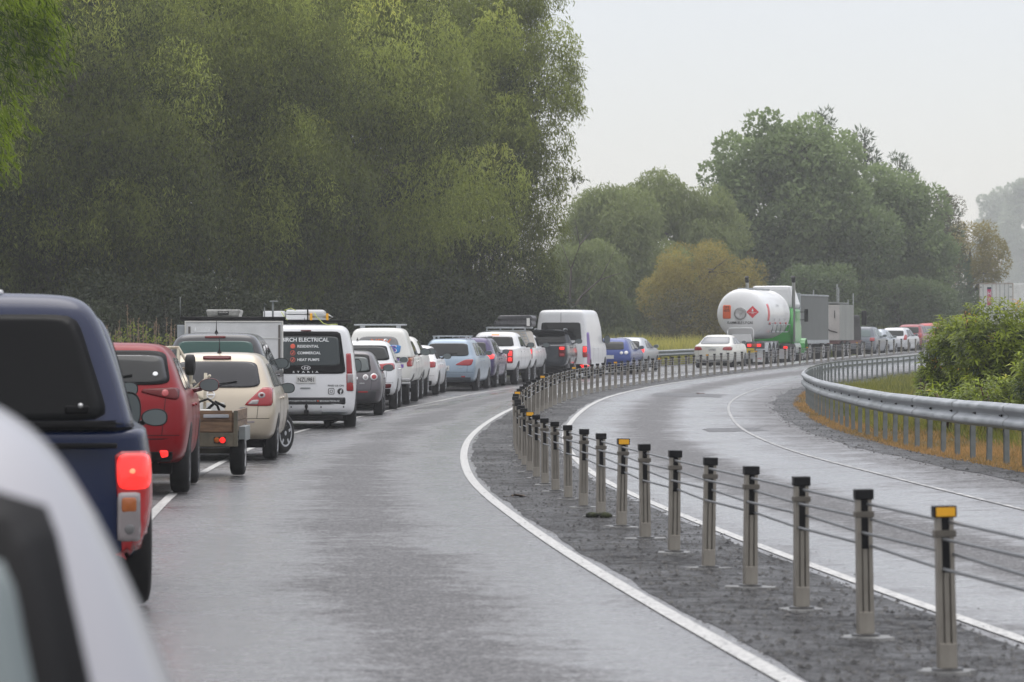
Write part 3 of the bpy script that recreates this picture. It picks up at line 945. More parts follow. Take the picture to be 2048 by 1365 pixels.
        if g('rw') and st != 'sedan' and not g('nomirror'):
            bm = bmesh.new(); zb_ = g('rw')[2]
            tube(bm, [proj(bvh, Vector((0, 0, zb_ - .01)), 'rear', .03), proj(bvh, Vector((.03, 0, zb_ + .03)), 'rear', .04), proj(bvh, Vector((.30, 0, zb_ + .07)), 'rear', .03)], .009, 6)
            from_bm('rear_wiper', bm, BLACK, root)
        bm = bmesh.new(); p_ = proj(bvh, Vector((hw * .42, 0, zb0 + .14)), 'rear', .0)
        for k in range(4): bbox(bm, hw * .42 + k * .028, hw * .42 + k * .028 + .018, p_.y - .012, p_.y + .02, zb0 + .14, zb0 + .17)
        from_bm('name_badge', bm, CHROME, root)
    # lamps
    for ln in g('lamps', []):
        quad, m_ = ln[0], ln[1]; kw = ln[2] if len(ln) > 2 else {}
        for s in (1, -1):
            patch(kw.get('name', 'taillight'), bvh, quad, m_, root, rnd=kw.get('rnd', .35), offs=kw.get('offs', .012), mirror=s < 0, K=28, rings=5, mode=kw.get('mode', 'rear'), bulge=kw.get('bulge', .008))
    for ln in g('single', []):
        quad, m_, nm = ln[:3]; kw = ln[3] if len(ln) > 3 else {}
        patch(nm, bvh, quad, m_, root, rnd=kw.get('rnd', .3), offs=kw.get('offs', .012), K=28, rings=5)
    if g('plate'):
        x, z, t = g('plate')[:3]; plate(root, bvh, x, z, t, *(g('plate')[3:]))
    my = g('my', Ln - 1.75); mz = g('mz', belt + .12)
    mx = g('mx', hw * .96)
    for s in (() if g('nomirror') else (1, -1)):
        mirror(root, s * mx, my, mz, s, g('mmat', BLACK), g('ms', 1.0), g('mtall', False))
    if g('antenna'):
        ax, ay, az, ah = g('antenna'); bm = bmesh.new()
        lathe(bm, [(0, .035), (.03, .02), (.05, .008), (ah, .004)], 'z', 10, (ax, ay, az)); from_bm('antenna', bm, BLACK, root)
    if g('rails'):
        for s in (1, -1):
            bm = bmesh.new(); rail(bm, s * hw * .62, *g('rails')); from_bm('roof_rail', bm, g('railmat', GALV), root)
    # shut lines of the doors on both sides
    if lv >= 3 and st != 'x':
        for s in (1, -1):
            for yy in g('shut', [Ln * .52, Ln * .30, Ln * .73]):
                patch('door_gap', bvh, [(yy - .004, gb + .1), (yy + .004, gb + .1), (yy + .004, belt), (yy - .004, belt)], BLACK, root, mode='right', rnd=.1, offs=.002, mirror=s < 0, K=12, rings=4)
            for yy in g('handles', [Ln * .52 - .18, Ln * .30 + .10]):
                patch('door_handle', bvh, [(yy - .10, belt - .13), (yy + .10, belt - .12), (yy + .10, belt - .085), (yy - .10, belt - .095)], g('handlemat', P), root, mode='right', rnd=.5, offs=.025, mirror=s < 0, K=16, rings=3)
    return root, body, bvh
# ================================================================= the vehicles
QG = 'vehicles queued nose to tail in the left lane'
def P_(n, c, r=.25, m=0, d=.5): return paint(n, c, r, m, d)
VS = {}

VS['silver'] = build_vehicle(dict(name='silver_hatchback', label='out of focus silver hatchback filling the bottom left corner of the photo', cat='car', D=3.25, xr=700, W=1.8, H=1.445, L=4.3, yaw=.17, nomirror=True, style='hatch',
    paint=paint('silver_paint', (.33, .33, .355), .4, .3, .2), glass=GLASS2, rw=(.645, .575, .90, 1.262), rw2=(.712, .622, .88, 1.322), rwr=.12, rwr2=.10, belt=.88, tail=.30,
    lamps=[([(.55, .78), (.86, .80), (.84, .95), (.58, .93)], REDLENS)], sw=[(.75, 2.0, 1.75, .95), (2.1, 3.1, 2.5, 1.95)], level=3))

BLUE = paint('dark_blue_paint', (.0008, .008, .042), .26, 0, .2, .15); BLUE.node_tree.nodes['Principled BSDF'].inputs['Specular IOR Level'].default_value = .3
r, b, bv = build_vehicle(dict(name='pickup_truck', label='dark blue pickup with blue canopy over the tray and a lit red tail lamp', cat='pickup truck', D=20, xr=311, W=1.85, H=1.78, L=5.3, yaw=.14, style='ute', paint=BLUE,
    clear=.30, tub=1.06, R=.38, tw=.26, wheels='six', lower=False, mmat=BLACK, mtall=True, my=3.55, mz=1.12, mx=.775, ms=.92, rw=None,
    lamps=[([(.74, .22), (.91, .24), (.90, .935), (.68, .935)], mat('ute_red_lens', (.42, .012, .016), .2, 0, .3), dict(rnd=.18, offs=.010)),
           ([(.70, .715), (.885, .715), (.885, .92), (.695, .92)], REDLIT, dict(rnd=.45, offs=.018, name='brake_lamp')),
           ([(.76, .80), (.80, .80), (.80, .84), (.76, .84)], REDHOT, dict(rnd=1, offs=.022, name='lamp_bulb')),
           ([(.70, .42), (.825, .42), (.825, .70), (.70, .70)], CLEAR, dict(rnd=.15, offs=.018, name='reversing_lamp')),
           ([(.72, .585), (.80, .585), (.80, .67), (.72, .67)], AMBER, dict(rnd=.3, offs=.024, name='indicator')),
           ([(.735, .46), (.79, .46), (.79, .52), (.735, .52)], mat('grey_bulb', (.15, .15, .15), .3), dict(rnd=1, offs=.024, name='lamp_bulb'))],
    sw=[(1.95, 3.0, 2.75, 2.1), (3.1, 4.0, 3.4, 2.85)], swz=(1.12, 1.66), plate=(0, .78, ''), archmat=BLACK, exhaust=.5))
cb, cbv = shell('canopy', [(1.07, .80, .03, 1.62, .7), (1.10, .80, .03, 1.62, .6), (1.35, .735, .14, 1.62, 0), (1.62, .645, .26, 1.62, 0), (1.76, .58, .32, 1.62, .1), (1.835, .49, .42, 1.55, .1)], BLUE, r, cr=.14, bow=.04, fbow=0)
patch('rear_window', cbv, [(-.655, 1.115), (.655, 1.115), (.47, 1.72), (-.47, 1.72)], mat('canopy_glass', (.003, .0035, .004), .3, 0, 0, .12), cb, rnd=.18, offs=.012, K=64)
patch('base_seal', cbv, [(-.80, 1.07), (.80, 1.07), (.80, 1.11), (-.80, 1.11)], BLACK, cb, rnd=.2, offs=.01, K=48)
bm = bmesh.new(); bbox(bm, .40, .54, .02, .09, 1.15, 1.20, .015); o = from_bm('latch', bm, BLACK, cb)
bm = bmesh.new(); b2 = bmesh.new(); bmesh.ops.create_icosphere(b2, subdivisions=2, radius=.016); merge(bm, b2); o2 = from_bm('lock', bm, CHROME, cb, True); o2.location = (.49, .015, 1.20)
bm = bmesh.new(); bbox(bm, -.45, .05, .5, 1.2, 1.84, 1.875, .02); from_bm('roof_vent', bm, WHITE, cb)
bm = bmesh.new(); bbox(bm, -.72, .70, -.035, .02, .955, .985, .01); from_bm('tailgate_lip', bm, BLACK, r)

build_vehicle(dict(name='hatchback', label='dark hatchback hidden behind the blue pickup, only its lower door mirror showing', cat='car', D=26.6, xr=266, W=1.68, H=1.42, L=3.9, yaw=.12, style='hatch', paint=P_('charcoal_paint', (.03, .03, .033)),
    rw=(.58, .5, .95, 1.28), lamps=[([(.6, .75), (.8, .78), (.8, .95), (.62, .93)], REDLENS)], my=2.35, mz=.98, mmat=BLACK, ms=.95, mx=.93, lod=2))
build_vehicle(dict(name='sport_utility_vehicle', label='dark vehicle hidden between the blue pickup and red car, only its upper door mirror showing', cat='car', D=31.3, xr=224, W=1.78, H=1.55, L=4.3, yaw=.11, style='suv', paint=P_('dark_green_grey_paint', (.02, .024, .025)),
    rw=(.58, .5, 1.05, 1.42), lamps=[([(.6, .85), (.8, .88), (.8, 1.05), (.62, 1.03)], REDLENS)], my=2.75, mz=1.17, ms=.9, mmat=BLACK, mx=.92, lod=2))

RED = paint('deep_red_paint', (.20, .001, .005), .28, 0, .1, .18); RED.node_tree.nodes['Principled BSDF'].inputs['Specular IOR Level'].default_value = .12
r, b, bv = build_vehicle(dict(name='sport_utility_vehicle', label='deep red sport utility vehicle behind the small wooden trailer', cat='car', D=37.3, xr=374, W=1.80, H=1.635, L=4.55, yaw=.055, style='suv', paint=RED,
    clear=.34, R=.36, wheels='ten', belt=1.06, tail=.44, lowerz=.47, glass=GLASS, rw=(.675, .605, 1.20, 1.49), rwr=.22, rw2=(.71, .635, 1.18, 1.545), rwr2=.25,
    lamps=[([(.40, 1.10), (.80, 1.01), (.80, 1.15), (.42, 1.135)], DREDLENS, dict(rnd=.35)),
           ([(.615, 1.05), (.69, 1.05), (.69, 1.125), (.615, 1.125)], REDLENS, dict(rnd=1, offs=.018, name='lamp_ring')),
           ([(.62, .41), (.69, .425), (.69, .485), (.60, .485)], REDLIT, dict(rnd=.4, name='fog_lamp'))],
    sw=[(.75, 1.65, 1.55, .95), (1.72, 2.75, 2.35, 1.66)], swz=(1.12, 1.47), plate=(-.05, .80, ''), mmat=P_('mirror_red', (.10, .006, .01)), my=2.75, mz=1.16, mx=.93, exhaust=.55, archmat=BLACK, antenna=(0, .75, 1.66, .05)))
patch('window_sticker', bv, [(.515, 1.265), (.57, 1.265), (.57, 1.31), (.515, 1.31)], WHITEINK, r, rnd=1, offs=.022, K=16, rings=3)
patch('tailgate_gap', bv, [(-.62, .60), (.62, .60), (.72, .612), (-.72, .612)], BLACK, r, rnd=.1, offs=.002, K=48)

# ---- box trailer with machinery
D = 43.0; X = (474 - 1024) * D / F - .66
tr = empty('trailer', (X, D, float(ground(X, D)) + .012), (0, 0, .02)); tag(tr, 'small wooden box trailer loaded with machinery, behind the beige hatchback', 'trailer')
WOODM = noisy('weathered_planks', (.075, .042, .022), (.19, .115, .06), 4, .6, bump=.3, stretch=(1, 1, 7))
WD2 = noisy('trailer_frame_green_grey', (.05, .05, .036), (.12, .105, .07), 6, .6)
RUSTC = noisy('cream_rusty_steel', (.50, .46, .36), (.22, .12, .06), 9, .6, lo=.5, hi=.72)
bm = bmesh.new()
for i in range(2):
    bbox(bm, -.62, .60, -.02, .02, .56 + i * .135, .56 + i * .135 + .128, .006)
bbox(bm, -.64, .62, .0, .03, .55, .80)
from_bm('tailgate', bm, WOODM, tr)
for s in (-1, 1):
    bm = bmesh.new()
    for i in range(2): bbox(bm, s * .64 - .018, s * .64 + .018, 0.03, 2.3, .56 + i * .135, .56 + i * .135 + .128, .006)
    from_bm('side_board', bm, WOODM, tr)
    bm = bmesh.new(); bbox(bm, s * .70 - .04, s * .70 + .04, .35, 1.45, .60, .62, .005); bbox(bm, s * .735 - .006, s * .735 + .006, .35, 1.45, .44, .61, .003)
    bbox(bm, s * .70 - .04, s * .70 + .035, .34, .36, .46, .61); from_bm('mudguard', bm, GALVP, tr)
    wheel(tr, s * .62, .9, .30, .19, 'steel', s)
    bm = bmesh.new(); bbox(bm, s * .45 - .075, s * .45 + .075, -.05, -.015, .42, .50, .01); lm = from_bm('taillight', bm, BLACK, tr)
    bm = bmesh.new(); lathe(bm, [(-.065, .02), (-.058, .034), (-.045, .038)], 'y', 16, (s * .45 - s * -.035, 0, .46)); from_bm('stop_lens', bm, REDLIT, lm)
    bm = bmesh.new(); lathe(bm, [(-.065, .02), (-.058, .034), (-.045, .038)], 'y', 16, (s * .45 + s * -.035, 0, .46)); from_bm('indicator_lens', bm, AMBER, lm)
bm = bmesh.new()
bbox(bm, -.66, .66, -.03, .05, .38, .55, .006); bbox(bm, .62, .67, -.04, .04, .38, .82, .005); bbox(bm, -.67, -.62, -.04, .04, .38, .82, .005)
bbox(bm, -.64, .64, .05, 2.3, .50, .545); bbox(bm, -.05, .05, 2.2, 3.3, .42, .48); bbox(bm, -.6, .6, .86, .94, .27, .34)
from_bm('frame', bm, WD2, tr)
bm = bmesh.new(); bbox(bm, .25, .56, -.05, -.02, .735, .775, .005); bbox(bm, .13, .17, -.07, -.02, .40, .66, .01)
from_bm('latch', bm, GALV, tr)
# rack on the trailer
bm = bmesh.new()
for s in (-.62, -.18):
    tube(bm, [(s, 1.6, .56), (s, 1.6, 1.60)], .022, 8)
tube(bm, [(-.70, 1.6, 1.60), (-.18, 1.6, 1.60), (-.02, 1.6, 1.33), (-.02, 1.6, .6)], .022, 8)
tube(bm, [(-.66, 1.6, 1.35), (.0, 1.6, 1.33)], .018, 8); tube(bm, [(-.2, 1.6, .9), (.25, 1.2, 1.25)], .018, 8); tube(bm, [(-.3, 1.5, 1.3), (.15, 1.2, .95)], .018, 8)
tube(bm, [(.18, 1.1, .56), (.2, 1.1, 1.28)], .02, 8)
rack = from_bm('load_rack', bm, RUSTC, None); rack.location = tr.location; rack.rotation_euler = tr.rotation_euler
tag(rack, 'cream rusty steel rack frame standing in the wooden trailer', 'rack')
bm = bmesh.new(); lathe(bm, [(-.05, .08), (-.06, .10), (-.045, .13), (0, .135), (.045, .13), (.06, .10), (.05, .08)], 'x', 24)
o = from_bm('spare_tyre', bm, RUBBER, None, True); o.location = tr.matrix_basis @ Vector((-.02, 1.45, 1.38)); tag(o, 'small black tyre hung on the cream rack in the trailer', 'tyre')
# machine in the trailer: engine, drum, handle
mach = empty('garden_machine', tr.matrix_basis @ Vector((.05, .5, .56))); tag(mach, 'rusty cream garden machine with an engine lying in the wooden trailer', 'machine')
bm = bmesh.new(); bbox(bm, -.30, .02, -.1, .3, .08, .36, .04); lathe(bm, [(-.32, .02), (-.31, .10), (-.29, .11)], 'y', 18, (-.14, .2, .25)); from_bm('hopper', bm, BLACK, mach)
bm = bmesh.new(); bbox(bm, -.16, .12, -.15, .25, .02, .12, .02); tube(bm, [(-.02, 0, .1), (.0, 0, .58), (.06, 0, .62)], .03, 8); tube(bm, [(.07, .05, .1), (.02, .05, .5)], .022, 8); bbox(bm, -.06, .1, -.05, .08, .34, .40, .01); bbox(bm, -.1, .15, -.12, .2, .18, .21, .01)
from_bm('frame', bm, RUSTC, mach)
bm = bmesh.new(); bbox(bm, .14, .34, -.1, .15, .03, .18, .03); lathe(bm, [(-.12, .03), (-.11, .09), (-.05, .095)], 'y', 18, (.30, 0, .13)); from_bm('engine', bm, mat('engine_grey', (.12, .13, .13), .4, .5), mach)
bm = bmesh.new(); tube(bm, [(.05, .2, .2), (.10, .1, .36), (.22, 0, .40), (.34, -.05, .32), (.38, 0, .2)], .016, 8); tube(bm, [(.18, .2, .25), (.30, .2, .36), (.42, .15, .30)], .02, 8); from_bm('hoses', bm, BLACK, mach)
bm = bmesh.new(); bbox(bm, .37, .43, -.08, .0, .02, .09, .02); from_bm('fuel_cap', bm, mat('yellow_plastic', (.6, .42, .03), .4), mach)
bm = bmesh.new(); bbox(bm, .02, .26, -.02, .25, .20, .27, .03); bbox(bm, .06, .12, .0, .2, .26, .34, .01); from_bm('cover', bm, WHITE2, mach)

BEIGE = P_('beige_paint', (.47, .41, .32), .28, .35, .25)
r, b, bv = build_vehicle(dict(name='hatchback', label='beige hatchback towing the small wooden trailer, front wheel turned outward', cat='car', D=49.5, xr=550, W=1.70, H=1.535, L=4.25, yaw=.012, style='hatch', paint=BEIGE,
    clear=.30, R=.31, wheels='five', belt=.98, tail=.40, lower=False, glass=mat('tinted_privacy_glass', (.018, .019, .023), .22, 0, 0, .4), rw=(.64, .555, 1.04, 1.40), rwr=.28, steer=-.42,
    lamps=[([(.40, .785), (.80, .775), (.80, 1.03), (.665, 1.04)], REDLENS, dict(rnd=.2)),
           ([(.60, .885), (.70, .885), (.70, .965), (.60, .965)], CLEAR, dict(rnd=1, offs=.02, name='lamp_ring')),
           ([(.625, .905), (.675, .905), (.675, .945), (.625, .945)], DREDLENS, dict(rnd=1, offs=.026, name='lamp_bulb')),
           ([(.46, .80), (.60, .80), (.62, .865), (.52, .86)], CLEAR, dict(rnd=.3, offs=.018, name='reversing_lamp'))],
    single=[([(-.20, 1.435), (.20, 1.435), (.20, 1.475), (-.20, 1.475)], DREDLENS, 'high_brake_lamp', dict(offs=.02)), ([(.43, .54), (.56, .545), (.56, .57), (.43, .565)], CLEAR, 'reflector')],
    sw=[(.72, 1.12, 1.10, .95), (1.18, 2.0, 1.9, 1.2), (2.06, 3.0, 2.6, 1.98)], swz=(1.04, 1.37), plate=(-.05, .76, ''), mmat=BLACK, my=2.6, mz=1.00, mx=.77, ms=1.0, antenna=(.02, .62, 1.53, .24)))
def ring(parent, bvh, x, z, r0, r1, m_, name='badge', el=1.0, offs=.016):
    bm = bmesh.new(); K = 32; A = []; B = []
    for k in range(K):
        t = 2 * math.pi * k / K
        A.append(bm.verts.new(proj(bvh, Vector((x + r0 * math.cos(t), 0, z + r0 * el * math.sin(t))), 'rear', offs)))
        B.append(bm.verts.new(proj(bvh, Vector((x + r1 * math.cos(t), 0, z + r1 * el * math.sin(t))), 'rear', offs)))
    for k in range(K): bm.faces.new((A[k], B[k], B[(k+1) % K], A[(k+1) % K]))
    return from_bm(name, bm, m_, parent)
def bar_(parent, bvh, x0, x1, z0, z1, m_, name, offs=.014, skew=0):
    bm = bmesh.new(); nn = 8; lo = []; hi = []
    for i in range(nn + 1):
        x = x0 + (x1 - x0) * i / nn
        lo.append(bm.verts.new(proj(bvh, Vector((x, 0, z0)), 'rear', offs))); hi.append(bm.verts.new(proj(bvh, Vector((x + skew, 0, z1)), 'rear', offs)))
    for i in range(nn): bm.faces.new((lo[i], lo[i+1], hi[i+1], hi[i]))
    return from_bm(name, bm, m_, parent)
bd = ring(r, bv, -.06, .935, .060, .046, CHROME); bar_(r, bv, -.125, .005, .925, .945, CHROME, 'badge_bar', .018).parent = bd

BLK = P_('black_paint', (.012, .013, .016), .25, .2, .3)
r, b, bv = build_vehicle(dict(name='four_wheel_drive', label='black four wheel drive with green tinted rear glass, in front of the beige hatchback', cat='car', D=57.5, xr=541, W=1.86, H=1.83, L=4.7, yaw=.01, style='suv', paint=BLK,
    clear=.42, R=.38, tw=.25, wheels='six', belt=1.22, tail=.26, glass=GREENGLASS, rw=(.66, .60, 1.33, 1.69), rwr=.25, lamps=[([(.72, .9), (.88, .9), (.88, 1.2), (.72, 1.2)], REDLENS)],
    single=[([(-.17, 1.745), (.17, 1.745), (.17, 1.775), (-.17, 1.775)], DREDLENS, 'high_brake_lamp')],
    sw=[(.65, 1.5, 1.45, .85), (1.6, 2.5, 2.4, 1.6), (2.6, 3.4, 3.0, 2.5)], swz=(1.28, 1.66), mmat=BLACK, my=3.0, mz=1.31, mx=.79, ms=1.2, antenna=(.0, .55, 1.83, .22), plate=(0, .85, '')))
bm = bmesh.new(); bbox(bm, .28, .55, .50, .62, 1.22, 1.38, .05); bbox(bm, -.6, -.33, .50, .62, 1.22, 1.38, .05); from_bm('headrests', bm, BLACK, r)

# ---- utility vehicle with white service box
D = 63.0; X = (468 - 1024) * D / F
bx = empty('service_truck', (X, D, float(ground(X, D)) + .012), (0, 0, .078)); tag(bx, 'utility truck with a tall white service box behind the black four wheel drive', 'truck')
PANEL = noisy('white_box_panel', (.60, .61, .61), (.72, .73, .73), 2.5, .4)
bm = bmesh.new(); bbox(bm, -.86, .86, 0, 2.3, .80, 2.03, .012); from_bm('service_box', bm, PANEL, bx)
bm = bmesh.new(); bbox(bm, -.885, -.86, -.015, .03, .78, 2.045, .004); bbox(bm, .86, .885, -.015, .03, .78, 2.045, .004); bbox(bm, -.885, .885, -.015, .03, 2.03, 2.05, .004); bbox(bm, -.83, .83, -.012, -.002, 1.735, 1.742)
from_bm('door_frame', bm, WHITE2, bx)
bm = bmesh.new(); bbox(bm, .795, .835, -.01, -.003, .9, 1.98); SEAL = mat('brown_grey_seal', (.12, .11, .10), .5); from_bm('door_seal', bm, SEAL, bx)
bm = bmesh.new(); bbox(bm, -.82, -.78, -.01, -.003, 1.75, 1.95); from_bm('door_seal', bm, SEAL, bx)
bm = bmesh.new(); tube(bm, [(-.69, 0, 1.92), (-.70, -.04, 1.86), (-.70, -.05, 1.85), (-.46, -.05, 1.85), (-.45, -.04, 1.87), (-.45, 0, 1.92)], .008, 6); from_bm('handle', bm, WHITEINK, bx)
bm = bmesh.new(); bbox(bm, -1.02, -.89, .1, .9, 1.70, 1.98, .01); from_bm('side_locker', bm, GALV, bx)
for y in (.25, 2.0):
    bm = bmesh.new(); tube(bm, [(-.97, y, 2.10), (.93, y, 2.10)], .032, 10)
    for x in (-.7, .0, .7): bbox(bm, x - .03, x + .03, y - .03, y + .03, 2.03, 2.08)
    from_bm('roof_bar', bm, BLACK, bx)
bm = bmesh.new(); bbox(bm, -.8, .8, .2, 2.3, .62, .80, .02); bbox(bm, -.4, .4, 2.0, 4.3, .5, .7, .02); from_bm('chassis', bm, DARK, bx)
cabo, cabv = shell('cab', [(.45, .80, 2.4, 4.9, .4), (.8, .90, 2.35, 5.0, 0), (1.1, .9, 2.35, 4.9, .3), (1.15, .86, 2.36, 3.9, .2), (1.6, .72, 2.45, 3.4, .1), (1.72, .6, 2.55, 3.2, 0)], WHITE, bx, level=2)
for s in (-1, 1):
    wheel(bx, s * .74, 1.0, .36, .23, 'steel', s); wheel(bx, s * .76, 4.2, .36, .23, 'steel', s)
    bm = bmesh.new(); bbox(bm, s * .72 - .1, s * .72 + .1, -.04, 0, .68, .78, .01); from_bm('taillight', bm, REDLENS, bx)
    mirror(bx, s * .84, 3.4, 1.25, s, BLACK, 1.0)
# things lying on its roof bars
fl = empty('metal_tray', bx.matrix_basis @ Vector((-.18, .5, 2.13))); tag(fl, 'dull metal tray with a dark name panel, tied on the white service box roof', 'tray')
bm = bmesh.new(); bbox(bm, -.31, .31, -.2, .5, .0, .13, .03); 
for v in bm.verts:
    if v.co.z < .05: v.co.x *= .93
from_bm('tray', bm, noisy('dull_scratched_metal', (.20, .20, .19), (.36, .36, .34), 12, .45, metal=.4), fl)
bm = bmesh.new(); bbox(bm, -.10, .10, -.212, -.2, .03, .10); from_bm('name_panel', bm, INK, fl)
lettering('CLUTCH', .16, .022, (0, -.2135, .078), PLATE, fl)
bm = bmesh.new(); tube(bm, [(-.97, .3, 2.12), (-.97, .3, 2.48)], .008, 6); tube(bm, [(.55, .3, 2.12), (.55, .3, 2.30)], .012, 6); tube(bm, [(.55, .28, 2.30), (.55, .28, 2.38), (.58, .28, 2.34)], .012, 6)
tube(bm, [(.70, .3, 2.1), (.70, .3, 2.42)], .018, 10); bbox(bm, .64, .80, .25, .35, 2.40, 2.42, .01)
from_bm('aerials', bm, GALVP, bx)

# ---- electrician's van
VW = P_('van_white', (.72, .73, .74), .3, 0, .25)
r, b, bv = build_vehicle(dict(name='van', label='white electrician van with dark sign written rear window and ladders on its roof', cat='van', D=67, xr=712, W=1.92, H=1.99, L=5.25, yaw=.042, style='van', paint=VW,
    clear=.26, R=.35, tw=.24, wheels='five', belt=1.05, rake=.10, mid=.95, top=.85, lower=False, glass=mat('van_glass', (.035, .045, .045), .12, 0, 0, .45), rw=(.655, .615, 1.205, 1.76), rwr=.14,
    rw2=(.765, .655, 1.05, 1.86), rwr2=.12,
    lamps=[([(.775, .72), (.905, .72), (.885, 1.06), (.775, 1.06)], REDLENS, dict(rnd=.12)), ([(.775, 1.05), (.885, 1.05), (.85, 1.44), (.765, 1.44)], REDLENS, dict(rnd=.12)),
           ([(.785, .87), (.895, .87), (.885, 1.05), (.785, 1.05)], CLEAR, dict(rnd=.12, offs=.017, name='indicator'))],
    single=[([(-.10, 1.865), (.10, 1.865), (.10, 1.885), (-.10, 1.885)], DREDLENS, 'high_brake_lamp'), ([(-.10, .765), (.09, .765), (.09, .79), (-.10, .79)], GALVP, 'tailgate_handle'),
            ([(-.80, .464), (.755, .464), (.755, .60), (-.80, .60)], mat('black_sign_band', (.02, .021, .022), .4), 'sign_band', dict(rnd=.06, offs=.006)),
            ([(.30, .27), (.79, .27), (.79, .335), (.30, .335)], GALV, 'step_plate', dict(rnd=.1))],
    sw=[(1.0, 2.2, 2.1, .95), (2.4, 3.4, 3.0, 2.3)], plate=(0, .94, 'NZU981', .36, .13), mmat=BLACK, my=3.9, mz=1.18, mtall=True, mx=.86, antenna=(-.03, .35, 2.0, .13)))
for s_, x0, x1, z, h in (('BIRCH ELECTRICAL', -.46, .435, 1.70, .076), ('RESIDENTIAL', -.16, .245, 1.575, .052), ('COMMERCIAL', -.16, .28, 1.448, .052), ('HEAT PUMPS', -.16, .255, 1.318, .052), ('S  T  A  R  I  A', -.25, .24, 1.085, .034),
                         ('OFFICE@BIRCHELECTRICAL.NZ', -.335, .20, .532, .030), ('BIRCHELECTRICAL.NZ', .265, .64, .532, .030)):
    lettering(s_, x1 - x0, h, ((x0 + x1) / 2, 0, z), WHITEINK, r, bvh=bv, offs=(.026 if z > 1.2 else .016))
lettering('FIND US ON', .30, .034, (.57, 0, .824), INK, r, bvh=bv, offs=.012)
for i, z in enumerate((1.575, 1.448, 1.318)):
    if i == 0: patch('tick_mark', bv, [(-.297, z - .047), (-.203, z - .047), (-.203, z + .047), (-.297, z + .047)], REDINK, r, rnd=1, offs=.024, K=24, rings=3)
    else:
        t_ = ring(r, bv, -.25, z, .047, .039, REDINK, 'tick_mark', 1.0, .024)
        a_ = bar_(r, bv, -.272, -.256, z + .0, z - .022, REDINK, 'tick', .024, .012); a_.parent = t_
        a_ = bar_(r, bv, -.260, -.246, z - .022, z + .028, REDINK, 'tick', .024, .022); a_.parent = t_
patch('sign_dot', bv, [(.215, .517), (.245, .517), (.245, .547), (.215, .547)], REDINK, r, rnd=1, offs=.014, K=12, rings=2)
e_ = ring(r, bv, 0, 1.165, .088, .074, CHROME, 'badge', .5, .018)
for x0 in (-.040, .022): bar_(r, bv, x0, x0 + .018, 1.137, 1.190, CHROME, 'badge_bar', .018, .012).parent = e_
bar_(r, bv, -.034, .040, 1.158, 1.170, CHROME, 'badge_bar', .018).parent = e_
# icons: rounded camera and letter f in a disc
def rsq(parent, x, z, a, w, m_, nm):
    bm = bmesh.new(); A = []; B = []; K = 40
    for k in range(K):
        t = 2 * math.pi * (k + .5) / K; c, s = math.cos(t), math.sin(t); e = 5
        q = (abs(c) ** e + abs(s) ** e) ** (-1 / e)
        A.append(bm.verts.new(proj(bv, Vector((x + c * q * a, 0, z + s * q * a)), 'rear', .011))); B.append(bm.verts.new(proj(bv, Vector((x + c * q * (a - w), 0, z + s * q * (a - w))), 'rear', .011)))
    for k in range(K): bm.faces.new((A[k], B[k], B[(k+1) % K], A[(k+1) % K]))
    return from_bm(nm, bm, m_, parent)
i_ = rsq(r, .485, .716, .060, .010, INK, 'camera_icon'); ring(r, bv, .485, .716, .030, .021, INK, 'icon_ring', offs=.011).parent = i_
i_ = patch('letter_icon', bv, [(.602, .658), (.718, .658), (.718, .774), (.602, .774)], INK, r, rnd=1, offs=.010, K=28, rings=3)
lettering('f', .045, .088, (.668, 0, .706), WHITEINK, i_, bvh=bv, offs=.016, name='icon_letter')
for x in (-.28, .29, .72): patch('parking_sensor', bv, [(x - .014, .403), (x + .014, .403), (x + .014, .431), (x - .014, .431)], BLACK, r, rnd=1, offs=.008, K=12, rings=2)
bm = bmesh.new(); bbox(bm, -.035, .055, -.12, .05, .26, .36, .015); lathe(bm, [(.36, .02), (.40, .02), (.41, .032), (.45, .028), (.465, .01)], 'z', 12, (.01, -.10, 0)); bbox(bm, -.7, .7, .02, .2, .17, .25, .02); from_bm('tow_ball', bm, BLACK, r)
bm = bmesh.new(); tube(bm, [(.36, .3, .06), (.6, .28, .14), (.36, .3, .22)], .09, 12); from_bm('muffler', bm, DARK, r)
bm = bmesh.new()
for y in (.55, 1.7, 3.0): bbox(bm, -.95, .86, y - .04, y + .04, 2.045, 2.085, .012); bbox(bm, -.72, -.66, y - .03, y + .03, 1.97, 2.05); bbox(bm, .60, .66, y - .03, y + .03, 1.97, 2.05)
from_bm('roof_rack', bm, BLACK, r)
def on(parent_root, name, label, cat, p, group=None):
    o = empty(name, parent_root.matrix_basis @ Vector(p)); o.rotation_euler = parent_root.rotation_euler; tag(o, label, cat, group); return o
LADM = mat('ladder_aluminium', (.55, .57, .58), .35, .6)
ld = on(r, 'extension_ladder', 'white extension ladder lying flat across the van roof rack', 'ladder', (-.05, .5, 2.09))
bm = bmesh.new()
for x in (-.74, -.40): bbox(bm, x - .03, x + .03, 0, 3.8, .0, .085, .01)
for k in range(12): tube(bm, [(-.74, .15 + k * .3, .04), (-.40, .15 + k * .3, .04)], .014, 8)
for x in (-.72, -.42): bbox(bm, x - .028, x + .028, .1, 3.6, .09, .17, .01)
from_bm('stiles', bm, LADM, ld)
bm = bmesh.new(); bbox(bm, -.78, -.36, -.03, .02, .0, .17, .03); from_bm('end_cap', bm, WHITE, ld)
cd = on(r, 'rolled_cover', 'long white wrapped bundle on the middle of the van roof rack', 'bundle', (-.05, .45, 2.09))
bm = bmesh.new(); bbox(bm, -.34, .40, 0, 3.2, .10, .19, .04); bbox(bm, -.34, .12, .0, 3.2, .0, .09, .02); from_bm('wrap', bm, WHITE, cd)
bm = bmesh.new(); bbox(bm, .065, .09, -.01, 3.2, -.01, .20); from_bm('strap', bm, BLACK, cd)
